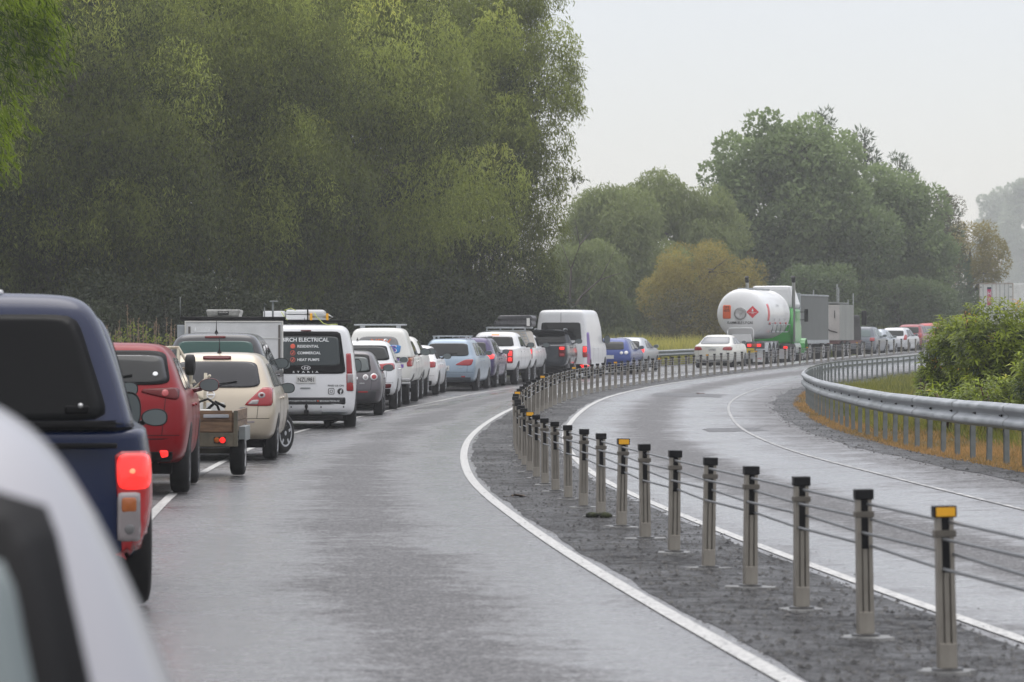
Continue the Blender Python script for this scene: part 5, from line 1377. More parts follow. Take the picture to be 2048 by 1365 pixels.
# tractor
GRN = P_('bright_green_paint', (.035, .30, .045), .35, 0, .2)
mb = bmesh.new(); bbox(mb, -1.2, 1.2, 10.2, 12.4, 1.0, 2.75, .12); from_bm('cab', mb, GRN, tk, False)
mb = bmesh.new(); bbox(mb, -1.18, 1.18, 10.25, 12.6, 2.78, 3.92, .2)
for v in mb.verts:
    if v.co.z > 3.3: v.co.x *= .84; v.co.y = 10.25 + (v.co.y - 10.25) * .8
from_bm('roof_fairing', mb, WHITE, tk)
mb = bmesh.new(); bbox(mb, -1.0, 1.0, 12.4, 14.3, 1.0, 2.0, .15); bbox(mb, -.5, .5, 8.5, 14, .7, 1.0); from_bm('bonnet', mb, GRN, tk)
for s in (-1, 1):
    mb = bmesh.new(); tube(mb, [(s * 1.18, 9.95, 1.1), (s * 1.18, 9.95, 4.15), (s * 1.18, 9.85, 4.3)], .085, 12, 0); from_bm('exhaust_stack', mb, CHROME, tk)
    mb = bmesh.new(); tube(mb, [(s * 1.18, 9.94, 4.12), (s * 1.18, 9.8, 4.38)], .10, 12); from_bm('exhaust_tip', mb, BLACK, tk)
    mb = bmesh.new(); tube(mb, [(s * 1.12, 9.95, 1.0), (s * 1.12, 9.95, 2.78)], .10, 10); from_bm('exhaust_shield', mb, GRN, tk)
    mb = bmesh.new(); bbox(mb, s * 1.5 - .1, s * 1.5 + .1, 12.3, 12.42, 2.1, 2.75, .03); tube(mb, [(s * 1.15, 12.4, 2.6), (s * 1.5, 12.4, 2.6)], .02, 6); tube(mb, [(s * 1.15, 12.4, 2.2), (s * 1.5, 12.4, 2.2)], .02, 6); from_bm('mirror', mb, BLACK, tk)
    mb = bmesh.new(); pts = [Vector((s * 1.12, 13.5 + .68 * math.cos(t), .5 + .72 * math.sin(t))) for t in np.linspace(.1, math.pi, 10)]
    for a_, b_ in zip(pts, pts[1:]): mb.faces.new([mb.verts.new(p) for p in (a_ + Vector((-.32, 0, 0)), a_ + Vector((.22, 0, 0)), b_ + Vector((.22, 0, 0)), b_ + Vector((-.32, 0, 0)))])
    mb.faces.new([mb.verts.new(p + Vector((.22 * s, 0, 0))) for p in pts]) if 0 else None
    g_ = from_bm('front_mudguard', mb, GRN, tk); md = g_.modifiers.new('s', 'SOLIDIFY'); md.thickness = .05
    mb = bmesh.new(); bbox(mb, s * .85 - .30, s * .85 + .30, 8.0, 8.02, .25, .75, .02); from_bm('mudflap', mb, WHITE, tk)
    mb = bmesh.new(); lathe(mb, [(0, .30), (2.0, .30)], 'y', 20, (s * .95, 10.3, .8)); from_bm('fuel_tank', mb, CHROME, tk)
    mb = bmesh.new(); bbox(mb, s * 1.05 - .1, s * 1.05 + .1, 7.9, 7.95, .76, .88, .02); from_bm('brake_lamp', mb, REDLIT, tk)
for y in (8.6, 9.9): twin(tk, y)
for s in (1, -1): wheel(tk, s * 1.0, 13.5, .5, .32, 'steel', s)

# silver box semitrailer ahead
SILV = noisy('weathered_silver_panel', (.19, .20, .19), (.30, .31, .29), 1.5, .5, .6, .3, stretch=(1, 1, .15))
DULL = noisy('dull_grey_green_panel', (.085, .095, .09), (.14, .15, .145), 1.2, .55, .7, .2)
BEI = noisy('beige_box_panel', (.36, .34, .32), (.46, .44, .42), 1.0, .5)
ta = truck_root('box_trailer', 'long dull grey box trailer immediately right of the green tractor', 'trailer', 186.5, 1601 - 46, 7.4)
mb = bmesh.new(); bbox(mb, -1.22, 1.22, 0, 7.4, 1.05, 3.50, .02); from_bm('box', mb, DULL, ta)
mb = bmesh.new(); bbox(mb, -1.25, 1.25, -.03, .08, 1.0, 3.62, .02); bbox(mb, 1.19, 1.25, .08, 7.42, 3.48, 3.56, .01); bbox(mb, -1.25, -1.19, .08, 7.42, 3.48, 3.56, .01); from_bm('corner_frame', mb, GALV, ta)
mb = bmesh.new(); bbox(mb, 1.19, 1.26, .1, 7.45, .92, 1.10, .01); bbox(mb, -1.26, -1.19, .1, 7.45, .92, 1.10, .01); bbox(mb, -1.1, 1.1, .1, 7.45, .88, 1.04); from_bm('side_rail', mb, GALV, ta)
for y in (1.2, 2.5, 6.0): twin(ta, y)
for s in (-1, 1):
    mb = bmesh.new(); bbox(mb, s * 1.0 - .15, s * 1.0 + .15, -.05, 0, .8, .92, .02); from_bm('taillight', mb, REDLENS, ta)
    mb = bmesh.new(); bbox(mb, s * .9 - .3, s * .9 + .3, .2, .22, .2, .8, .02); from_bm('mudflap', mb, WHITE, ta)
tb = truck_root('box_truck', 'pale beige and silver box truck with thin exhaust pipes ahead of the grey trailer', 'truck', 199, 1680 - 43, 7.5)
mb = bmesh.new(); bbox(mb, -1.22, 1.22, 0, 3.6, 1.05, 3.05, .02); from_bm('box', mb, BEI, tb)
mb = bmesh.new(); bbox(mb, 1.215, 1.25, .05, 3.6, 1.05, 3.07, .005); from_bm('side_panel', mb, SILV, tb)
mb = bmesh.new(); bbox(mb, -1.1, 1.1, .4, 3.0, 3.08, 3.2, .04); tube(mb, [(-1.1, .3, 3.15), (1.1, .3, 3.15)], .08, 8); from_bm('roof_cover', mb, DULL, tb)
mb = bmesh.new(); tube(mb, [(.2, -.03, 1.9), (.7, -.06, 1.6), (1.1, -.03, 1.5)], .03, 6); tube(mb, [(.95, -.03, 2.75), (.95, -.03, 2.3)], .02, 6); from_bm('hose', mb, BLACK, tb)
mb = bmesh.new(); bbox(mb, -1.1, 1.1, .1, 6.5, .85, 1.04); from_bm('chassis', mb, mat('chassis_rust', (.12, .04, .035), .6), tb)
mb = bmesh.new(); bbox(mb, -1.15, 1.15, 4.0, 5.8, 1.0, 2.5, .15); bbox(mb, -.9, .9, 5.7, 7.2, .9, 1.9, .15); from_bm('cab', mb, BLACK, tb)
for x, y, h in ((1.15, 3.85, 3.75), (.85, 3.85, 3.4), (.3, 3.85, 4.1), (.2, 3.85, 4.3), (-1.2, 3.85, 3.95), (-1.05, 3.85, 3.7)):
    mb = bmesh.new(); tube(mb, [(x, y, 1.2), (x, y, h)], .028, 8); from_bm('exhaust_stack', mb, GALVP, tb)
for s in (-1, 1):
    mb = bmesh.new(); bbox(mb, s * 1.45 - .15, s * 1.45 + .15, 5.3, 5.45, 1.9, 2.75, .08); tube(mb, [(s * 1.1, 5.4, 2.6), (s * 1.45, 5.4, 2.6)], .02, 6); from_bm('mirror', mb, BLACK, tb)
for y in (1.0, 2.3): twin(tb, y)
for s in (1, -1): wheel(tb, s * 1.0, 6.3, .5, .32, 'steel', s)
# refrigerated container lorry
tc_ = truck_root('container_lorry', 'lorry carrying a tall white refrigerated container above the bush at the right', 'lorry', 250, 1993, 13)
CW = noisy('container_white', (.60, .61, .58), (.70, .71, .69), 1.0, .5)
mb = bmesh.new(); bbox(mb, -1.22, 1.22, 0, 12.2, 1.25, 4.15, .015)
from_bm('container', mb, CW, tc_)
mb = bmesh.new()
for x in (-1.24, 1.20): bbox(mb, x, x + .05, -.03, .05, 1.25, 4.18)
bbox(mb, -1.24, 1.24, -.03, .05, 4.12, 4.20); bbox(mb, -.02, .02, -.012, 0, 1.3, 4.1); from_bm('door_frame', mb, noisy('rusty_frame', (.30, .22, .16), (.5, .48, .44), 3, .6), tc_)
mb = bmesh.new()
for x in (-.95, -.30, .28, .62, 1.1 - .2): tube(mb, [(x, -.03, 1.3), (x, -.03, 4.1)], .02, 6)
for x in (-1.1, 1.1):
    for z in (1.8, 2.5, 3.2, 3.9): bbox(mb, x - .12, x + .06, -.03, -.01, z - .03, z + .03)
from_bm('locking_bar', mb, GALVP, tc_)
mb = bmesh.new(); bbox(mb, -.66, -.36, -.02, -.012, 2.6, 3.75); sg = from_bm('sign_strip', mb, mat('magenta_red_vinyl', (.55, .05, .16), .4), tc_)
mb = bmesh.new(); bbox(mb, -.66, -.36, -.022, -.014, 3.75, 3.9); from_bm('sign_top', mb, mat('navy_vinyl', (.02, .03, .07), .4), sg)
for i, ch in enumerate('HA'): lettering(ch, .20, .28, (-.51, -.026, 3.45 - i * .42), WHITEINK, sg)
mb = bmesh.new(); bbox(mb, -1.0, -.78, -.02, -.012, 2.45, 2.7); from_bm('sticker', mb, mat('navy_vinyl', (.02, .03, .07), .4), tc_)
mb = bmesh.new()
for k in range(60): bbox(mb, 1.22, 1.25, .2 + k * .2, .3 + k * .2, 1.3, 4.1)
from_bm('corrugation', mb, CW, tc_)
mb = bmesh.new(); bbox(mb, -.5, .5, .1, 12.5, .9, 1.24); from_bm('chassis', mb, DARK, tc_)
mb = bmesh.new(); bbox(mb, -1.2, 1.2, 12.8, 14.8, .9, 3.7, .15); from_bm('cab', mb, WHITE, tc_)
for y in (1.5, 2.8, 4.1, 11.0): twin(tc_, y)
for s in (1, -1): wheel(tc_, s * 1.0, 14.0, .5, .32, 'steel', s)
# ================================================================= vegetation
RNG = np.random.default_rng(42)

def diamonds(P, D_, ln, wd, tint, bend=None):
    """leaf quads: base, side, tip, side"""
    n = len(P)
    D_ = D_ / np.linalg.norm(D_, axis=1, keepdims=True)
    R_ = RNG.normal(size=(n, 3))
    S = np.cross(D_, R_); S /= np.linalg.norm(S, axis=1, keepdims=True) + 1e-9
    ln = np.asarray(ln).reshape(-1, 1); wd = np.asarray(wd).reshape(-1, 1)
    a = P; m = P + D_ * ln * .45; t = P + D_ * ln
    V = np.stack([a, m + S * wd, t, m - S * wd], 1).reshape(-1, 3)
    q = np.arange(n * 4).reshape(-1, 4)
    return V, q, np.repeat(tint, 4)

def trunk_mesh(name, x, y, z, h, r, m_, parent, limbs=6, spread=3.0, seed=0, lean=(0, 0)):
    rr = random.Random(seed); bm = bmesh.new()
    top = Vector((x + lean[0], y + lean[1], z + h))
    pts = [Vector((x, y, z - .2)), Vector((x, y, z + h * .25)) + Vector((rr.uniform(-.2, .2), 0, 0)), Vector((x + lean[0] * .5, y + lean[1] * .5, z + h * .55)), top]
    tube(bm, pts, [r * 1.3, r, r * .7, r * .25], 10)
    for k in range(limbs):
        t = rr.uniform(.25, .8); b = pts[1].lerp(top, t); a = rr.uniform(0, 6.28); l = spread * rr.uniform(.6, 1.0)
        d = Vector((math.cos(a) * l, math.sin(a) * l, l * rr.uniform(.4, 1.0)))
        mid = b + d * .5 + Vector((0, 0, .3))
        tube(bm, [b, mid, b + d], [r * .4, r * .25, r * .06], 7)
        for _ in range(3):
            e = mid.lerp(b + d, rr.random()); a2 = a + rr.uniform(-1.2, 1.2); l2 = l * .45
            tube(bm, [e, e + Vector((math.cos(a2) * l2, math.sin(a2) * l2, l2 * rr.uniform(-.1, .7)))], [r * .14, r * .03], 5)
    return from_bm(name, bm, m_, parent)

BARK = noisy('bark', (.035, .03, .026), (.10, .085, .07), 6, .8, bump=.6, stretch=(1, 1, .3))
WIL = leaf_mat('willow_leaves', (.015, .025, .010), (.40, .46, .10), .5, .45, (.62, .62, .14))  # light end of the tint ramp stands in for lit highlights
WIL2 = leaf_mat('far_willow_leaves', (.085, .115, .045), (.29, .34, .125), .5, .45)  # leaf colour lightened in place of thicker rain haze
BROAD = leaf_mat('broad_leaves', (.070, .105, .048), (.28, .36, .15), .5, .45)  # brightened to paint in haze over the far trees
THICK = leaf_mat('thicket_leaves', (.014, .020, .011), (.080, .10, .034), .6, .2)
CONI = leaf_mat('conifer_needles', (.040, .065, .035), (.13, .18, .085), .6, .2)
ORA = leaf_mat('ochre_leaves', (.13, .115, .032), (.44, .37, .09), .6, .45)
OLIVE = leaf_mat('olive_leaves', (.045, .048, .02), (.14, .13, .05), .6, .3)
NEARW = leaf_mat('near_willow_leaves', (.045, .08, .006), (.27, .37, .03), .45, .45)
PALE = leaf_mat('hazed_far_leaves', (.20, .24, .18), (.40, .45, .33), .6, .4)  # paler colours paint extra rain haze into the leaves

def clump_pts(c, r, n, shell_=.55):
    d = RNG.normal(size=(n, 3)); d /= np.linalg.norm(d, axis=1, keepdims=True)
    rad = shell_ + (1 - shell_) * RNG.random((n, 1)) ** .6
    return c + d * rad * r, d

def crown(name, clumps, kind, m_, parent, leaf, dens=1.0):
    """clumps: list of (cx,cy,cz,rx,ry,rz,tint)"""
    Ps, Ds, Ls, Ws, Ts = [], [], [], [], []
    for (cx, cy, cz, rx, ry, rz, tn) in clumps:
        c = np.array([cx, cy, cz]); r = np.array([rx, ry, rz])
        area = (rx * rz + rx * ry + ry * rz) / 3 * 4 * math.pi
        if kind == 'hang':
            n = int(area * 8.0 * dens)
            P0, d = clump_pts(c, r, n, .72)
            P0[:, 2] = np.maximum(P0[:, 2], c[2] - .35 * rz * RNG.random(n))
            drop = rz * RNG.uniform(.25, .85, n)
            K = 7
            t = (np.arange(K)[None] + RNG.random((n, K))) / K
            outw = d[:, :2] * rx * .12
            P = np.empty((n, K, 3))
            P[..., 0] = P0[:, None, 0] + outw[:, None, 0] * t * 2 + RNG.normal(0, .11, (n, K))
            P[..., 1] = P0[:, None, 1] + outw[:, None, 1] * t * 2 + RNG.normal(0, .11, (n, K))
            P[..., 2] = P0[:, None, 2] + .15 * rz * np.sin(t * 3) - drop[:, None] * t ** 1.2
            D_ = RNG.normal(0, .55, (n, K, 3)); D_[..., 2] -= .85
            tt = tn + RNG.normal(0, .05, (n, 1)) + RNG.normal(0, .035, (n, K)) + .18 * d[:, 2:3]  # tint rises on upward sides: light from above put into leaf colour
            P = P.reshape(-1, 3); D_ = D_.reshape(-1, 3); tt = tt.reshape(-1)
        else:
            n = int(area * 26 * dens)
            P, d = clump_pts(c, r, n, .62)
            D_ = d * .6 + RNG.normal(0, .7, (n, 3)); 
            if kind == 'spike': D_ = d * .7 + RNG.normal(0, .2, (n, 3)); D_[:, 2] += .5
            tt = tn + RNG.normal(0, .08, n) + .14 * d[:, 2]  # upward sides tinted lighter, top light put into the colour
        k = len(P)
        Ps.append(P); Ds.append(D_); Ls.append(leaf[0] * RNG.uniform(.6, 1.3, k)); Ws.append(leaf[1] * RNG.uniform(.7, 1.2, k)); Ts.append(tt)
    V, q, tint = diamonds(np.concatenate(Ps), np.concatenate(Ds), np.concatenate(Ls), np.concatenate(Ws), np.concatenate(Ts))
    return link(name, np_mesh(name, V, q, np.clip(tint, 0, 1)), m_, parent)

def make_tree(name, label, cat, group, X, Y, H, R, m_, kind, leaf, n, cr=(1.2, 2.0), dens=1.0, low=.05, seed=1, tint=(.15, .6), ry=None, top=.62, extra=[], trunk_r=.35, shape=1.0, base=None, limbs=7, tufts=0):
    rr = np.random.default_rng(seed)
    z = float(ground(X, Y)) if base is None else base
    root = empty(name); tag(root, label, cat, group)
    trunk_mesh('trunk', X, Y, z, H * .8, trunk_r, BARK, root, limbs, R * .7, seed)
    cl = []
    ry = ry or R
    for i in range(n):
        u = rr.normal(size=3); u /= np.linalg.norm(u)
        u[1] = -abs(u[1]) if rr.random() < .72 else u[1]
        rad = .55 + .38 * rr.random() ** .5
        zz = u[2] * rad
        zc = z + H * (low + (1 - low) * .5) + zz * H * (1 - low) * .5
        wf = np.sqrt(max(0.05, 1 - abs(zz) ** (2.2 / shape))) / max(np.sqrt(1 - zz ** 2), .3)
        wf = min(wf, 1.25)
        s = rr.uniform(*cr)
        hh = (zc - z) / H
        tn = tint[0] + (tint[1] - tint[0]) * (.45 * hh + .55 * rr.random())  # tint lightens with height, painting in light on the crown top
        cl.append((X + u[0] * rad * R * wf, Y + u[1] * rad * ry * wf, min(zc, z + H - s * .8), s, s, s * rr.uniform(.8, 1.2), tn))
    cl += extra
    for i in range(tufts):
        a = rr.uniform(-1.0, 1.0); h = rr.uniform(.30, .92); w = math.sqrt(max(.1, 1 - (2 * h - 1) ** 2 * .8))
        rt = rr.uniform(.8, 1.35)
        cl.append((X + a * R * w, Y - ry * math.sqrt(max(0, 1 - a * a)) * w - .9, z + H * h, rt, rt * .8, rt * rr.uniform(1.2, 1.9), rr.uniform(.45, .98) * (.40 + .60 * h)))  # front tufts tinted brighter to paint in highlights
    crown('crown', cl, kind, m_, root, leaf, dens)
    return root

def at_px(x, D): return (x - 1024) * D / F

WG = 'tall weeping willows behind the queue'
# right-most willow: its outline measured from the photograph
def pxc(x, y, D, r, tn, rz=None):
    p = px(x, y, D); r = r * D / F
    return (p.x, p.y, p.z, r, r, (rz or r * F / D) * D / F, tn)
D0 = 150
ex = [pxc(x, y, D0 + dd, r, tn * 1.15, rz) for x, y, dd, r, tn, rz in (
    (1075, -20, 0, 55, .35, 60), (1110, 90, 0, 48, .45, 60), (1125, 180, 1, 38, .5, 70), (1085, 190, -1, 60, .4, 80), (1100, 290, 0, 45, .35, 60), (1135, 350, 0, 24, .2, 24), (1085, 370, 0, 52, .35, 60), (1098, 450, 1, 34, .3, 50), (1160, 355, 0, 9, .2, 12), (1150, 130, 0, 18, .4, 40), (1158, 215, 0, 12, .4, 30),
    (985, 360, -3, 70, .62, 85), (955, 440, -3, 70, .5, 85), (1010, 250, -2, 60, .5, 70), (900, 150, -2, 80, .5, 90), (830, 60, -2, 80, .55, 90), (930, 300, -2, 70, .4, 80), (1050, 540, 1, 60, .12, 60), (1060, 500, 2, 50, .2, 60), (1085, 560, 3, 40, .15, 60), (1080, 600, 2, 45, .15, 50), (1000, 600, 1, 70, .08, 60), (960, 60, 1, 80, .4, 90), (1030, 110, 0, 50, .35, 60), (1040, 450, 0, 55, .3, 70), (900, 560, 0, 80, .1, 80), (830, 480, 0, 80, .15, 80), (810, 320, 0, 80, .25, 80), (1020, 0, 1, 60, .4, 60))]
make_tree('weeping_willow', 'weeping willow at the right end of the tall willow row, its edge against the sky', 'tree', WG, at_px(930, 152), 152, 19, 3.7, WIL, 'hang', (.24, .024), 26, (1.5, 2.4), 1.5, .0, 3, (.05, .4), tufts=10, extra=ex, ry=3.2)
ex = [pxc(x, y, D_, r, tn, rz) for x, y, D_, r, tn, rz in ((760, 80, 131, 85, .75, 100), (740, 180, 132, 70, .5, 90), (560, 60, 129, 75, .7, 95), (500, 20, 129, 70, .6, 80), (590, 300, 128, 42, .78, 70), (560, 370, 128, 40, .66, 70), (630, 260, 128, 30, .70, 45), (680, 30, 132, 70, .5, 80))]  # extra clumps tinted light as painted highlights
make_tree('weeping_willow', 'weeping willow with highlights tinted into its hanging tufts, second from the right of the row', 'tree', WG, at_px(690, 138), 138, 19, 4.6, WIL, 'hang', (.22, .023), 46, (1.5, 2.6), .9, .0, 5, (.03, .36), tufts=26, extra=ex, ry=3.5)
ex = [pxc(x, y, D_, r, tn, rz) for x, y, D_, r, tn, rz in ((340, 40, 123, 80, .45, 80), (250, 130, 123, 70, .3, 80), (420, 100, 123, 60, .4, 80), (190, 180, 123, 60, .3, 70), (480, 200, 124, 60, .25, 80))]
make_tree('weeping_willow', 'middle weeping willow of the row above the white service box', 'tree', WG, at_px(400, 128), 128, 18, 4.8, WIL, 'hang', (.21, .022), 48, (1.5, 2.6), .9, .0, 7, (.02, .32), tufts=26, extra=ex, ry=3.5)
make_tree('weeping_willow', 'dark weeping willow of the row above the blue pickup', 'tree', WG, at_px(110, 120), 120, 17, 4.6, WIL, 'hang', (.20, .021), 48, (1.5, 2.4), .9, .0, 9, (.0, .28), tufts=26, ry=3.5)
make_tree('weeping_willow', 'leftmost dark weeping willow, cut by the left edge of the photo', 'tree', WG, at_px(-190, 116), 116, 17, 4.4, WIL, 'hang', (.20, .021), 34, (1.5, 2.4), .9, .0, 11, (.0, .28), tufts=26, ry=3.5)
make_tree('backing_tree', 'dark tree added behind the left willows to block sky showing through', 'tree', WG, at_px(250, 150), 150, 20, 7.5, THICK, 'broad', (.30, .09), 90, (1.8, 2.8), .8, .0, 13, (.0, .3), ry=3)  # added core of dark leaves, blocks sky between the willow crowns
make_tree('backing_tree', 'dark tree added behind the right willows to block sky showing through', 'tree', WG, at_px(740, 165), 165, 22, 6.6, THICK, 'broad', (.30, .09), 80, (1.8, 2.8), .8, .0, 14, (.0, .3), ry=3)  # likewise added to stop sky showing through the crowns

# thicket under the willows
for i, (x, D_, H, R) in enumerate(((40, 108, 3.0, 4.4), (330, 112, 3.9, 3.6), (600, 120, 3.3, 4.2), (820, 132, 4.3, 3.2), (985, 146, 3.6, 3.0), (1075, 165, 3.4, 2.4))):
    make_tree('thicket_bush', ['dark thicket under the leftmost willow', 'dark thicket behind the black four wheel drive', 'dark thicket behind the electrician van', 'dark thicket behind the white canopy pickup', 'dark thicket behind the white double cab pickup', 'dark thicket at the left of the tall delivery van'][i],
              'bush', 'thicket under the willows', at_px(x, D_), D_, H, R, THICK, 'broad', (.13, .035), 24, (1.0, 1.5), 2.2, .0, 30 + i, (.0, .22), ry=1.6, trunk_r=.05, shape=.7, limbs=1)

# middle distance
FG = 'hazy trees beyond the bend'
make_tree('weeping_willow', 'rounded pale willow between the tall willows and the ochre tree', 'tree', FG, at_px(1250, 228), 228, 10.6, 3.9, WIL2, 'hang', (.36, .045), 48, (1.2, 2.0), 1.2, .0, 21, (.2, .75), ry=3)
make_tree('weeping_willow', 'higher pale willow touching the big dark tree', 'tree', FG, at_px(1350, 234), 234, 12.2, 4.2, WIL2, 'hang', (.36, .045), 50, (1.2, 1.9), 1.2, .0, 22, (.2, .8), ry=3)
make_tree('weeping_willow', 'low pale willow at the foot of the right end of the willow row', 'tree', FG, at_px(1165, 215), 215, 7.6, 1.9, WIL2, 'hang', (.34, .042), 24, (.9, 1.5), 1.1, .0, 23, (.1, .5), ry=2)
make_tree('broadleaf_tree', 'big domed dark broadleaf tree towering over the gas tanker', 'tree', FG, at_px(1600, 250), 250, 16.4, 6.6, BROAD, 'broad', (.36, .13), 130, (.9, 2.2), .65, .0, 24, (.0, 1.0), ry=5, shape=1.3,
          extra=[pxc(x, y, 247, r, .6, r) for x, y, r in ((1430, 350, 35), (1460, 300, 34), (1510, 250, 26), (1540, 240, 22), (1475, 390, 50), (1545, 310, 50), (1440, 420, 36))])
make_tree('broadleaf_tree', 'right shoulder of the dark tree mass behind the silver trucks', 'tree', FG, at_px(1770, 256), 256, 13.0, 4.6, BROAD, 'broad', (.36, .12), 80, (.9, 2.0), .65, .0, 25, (.1, .75), ry=4, shape=1.2)
for i, (x, D_, H, R) in enumerate(((1645, 262, 17.6, 2.6), (1730, 262, 16.2, 2.6), (1800, 264, 14.4, 2.5), (1895, 266, 11.4, 2.0))):
    rr = np.random.default_rng(50 + i); X = at_px(x, D_); z = float(ground(X, D_)); cl = []
    for k in range(34):
        f = .25 + .75 * (k / 33) ; w = R * (1.08 - f) + .25; a = rr.uniform(0, 6.28)
        s = .35 + w * .33
        cl.append((X + math.cos(a) * w * .7, D_ + math.sin(a) * w * .7, z + H * f - .3, s, s, s * .55, .15 + .6 * rr.random()))
    root = empty('pine_tree'); tag(root, ['tallest pine tip above the dark tree dome', 'second pine tip right of the dome', 'third pine tip right of the dome', 'lowest pine, rightmost beside the ochre crown'][i], 'tree', FG)
    trunk_mesh('trunk', X, D_, z, H * .97, .22, BARK, root, 4, 1.2, i); crown('crown', cl, 'spike', CONI, root, (.42, .045), .9)
make_tree('ochre_tree', 'feathery ochre tree behind and left of the gas tanker', 'tree', FG, at_px(1405, 212), 212, 7.3, 3.4, ORA, 'broad', (.22, .032), 46, (.8, 1.3), 1.5, .12, 26, (.1, .8), ry=2.4)
make_tree('olive_bush', 'olive brown bush directly left of the gas tanker', 'bush', FG, at_px(1345, 208), 208, 4.4, 1.9, OLIVE, 'broad', (.20, .032), 20, (.6, 1.0), 1.0, .0, 27, (.1, .7), ry=1.8)
make_tree('ochre_tree', 'bare limbed tree with rusty ochre tufts left of the container lorry', 'tree', FG, at_px(1940, 275), 275, 9.3, 2.7, ORA, 'broad', (.26, .038), 26, (.7, 1.3), 1.3, .52, 28, (.0, .5), ry=2.4, limbs=12)
make_tree('ochre_tree', 'small brown crown between the dark trees and the lowest pine', 'tree', FG, at_px(1868, 262), 262, 11.4, 1.9, OLIVE, 'broad', (.26, .04), 14, (.8, 1.3), .8, .4, 29, (.2, .7), ry=2)
for i, (x, D_, H, R) in enumerate(((1470, 228, 4.4, 3.6), (1640, 236, 5.6, 4.4), (1800, 246, 4.8, 4.6), (1925, 275, 4.2, 4.5))):
    make_tree('undergrowth_bush', ['grey green undergrowth behind the gas tanker', 'grey green undergrowth behind the silver trucks', 'grey green undergrowth behind the red cars', 'grey green undergrowth left of the container lorry'][i], 'bush', 'undergrowth below the far trees',
              at_px(x, D_), D_, H, R, BROAD, 'broad', (.24, .075), 34, (.5, 1.5), 1.0, .0, 60 + i, (.0, .28), ry=2, trunk_r=.12)
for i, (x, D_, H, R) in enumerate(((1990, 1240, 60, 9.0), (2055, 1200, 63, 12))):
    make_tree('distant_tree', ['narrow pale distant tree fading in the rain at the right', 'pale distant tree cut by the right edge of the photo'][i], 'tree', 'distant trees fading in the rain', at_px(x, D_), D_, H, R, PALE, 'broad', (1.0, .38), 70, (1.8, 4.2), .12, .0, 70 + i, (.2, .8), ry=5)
# bare branch
bm = bmesh.new(); A_ = lambda x, y: px(x, y, 190)
tube(bm, [A_(1125, 650), A_(1140, 600), A_(1142, 540), A_(1160, 490), A_(1185, 460)], [.09, .07, .06, .04, .015], 7)
tube(bm, [A_(1100, 700), A_(1130, 640), A_(1165, 590), A_(1200, 560), A_(1245, 545)], [.12, .09, .06, .04, .015], 7)
for a_, b_ in (((1142, 540), (1120, 480)), ((1165, 590), (1190, 530)), ((1160, 490), (1150, 440)), ((1200, 560), (1230, 500)), ((1140, 600), (1118, 560))): tube(bm, [A_(*a_), A_(*b_)], [.035, .01], 6)
tag(from_bm('bare_tree', bm, BARK), 'leafless leaning limbs left of the pale willow', 'tree')

# near willow branch at the top left: a tree standing outside the frame reaches in
Xn, Yn = -9.6, 46
root = empty('weeping_willow'); tag(root, 'bright green near willow whose hanging branches enter at the top left corner', 'tree')
trunk_mesh('trunk', Xn, Yn, float(ground(Xn, Yn)), 8, .3, BARK, root, 9, 2.6, 3)
cl = []
def nc(x, y, r, rz, tn, dd=0):
    cl.append(pxc(x, y, 45 + dd, r, tn, rz))
for a_ in ((-20, -60, 90, 90, .6), (60, -30, 60, 70, .7), (95, 30, 40, 55, .5), (30, 60, 60, 70, .25), (110, 70, 28, 35, .55), (-10, 130, 45, 50, .35), (20, 200, 40, 40, .75), (-20, 220, 60, 50, .6), (-5, 290, 32, 34, .8), (-50, 300, 60, 60, .5), (-120, 100, 90, 120, .5), (-150, 300, 90, 90, .4), (70, 105, 40, 40, .2), (50, 20, 60, 60, .15)): nc(*a_)
Ps, Ds, Ts = [], [], []
for (cx, cy, cz, rx, ry_, rz, tn) in cl:
    n = int(rx * rz * 300)
    P0, d = clump_pts(np.array([cx, cy, cz]), np.array([rx, rx * 1.5, rz]), n, .2)
    K = 8; t = (np.arange(K)[None] + .5) / K; ln = RNG.uniform(.2, .5, n)
    dx = RNG.normal(.25, .35, n)
    P = np.stack([P0[:, None, 0] + dx[:, None] * ln[:, None] * t, P0[:, None, 1] + 0 * t, P0[:, None, 2] - ln[:, None] * t ** 1.1], 2) + RNG.normal(0, .012, (n, K, 3))
    D_ = RNG.normal(0, .5, (n, K, 3)); D_[..., 2] -= 1.0; D_[..., 0] += .5
    Ps.append(P.reshape(-1, 3)); Ds.append(D_.reshape(-1, 3)); Ts.append((tn - .08 + RNG.normal(0, .30, (n, K))).reshape(-1))
P = np.concatenate(Ps); k = len(P)
V, q, tt = diamonds(P, np.concatenate(Ds), RNG.uniform(.10, .20, k), RNG.uniform(.008, .014, k), np.concatenate(Ts))
link('crown', np_mesh('crown', V, q, np.clip(tt, 0, 1)), NEARW, root)

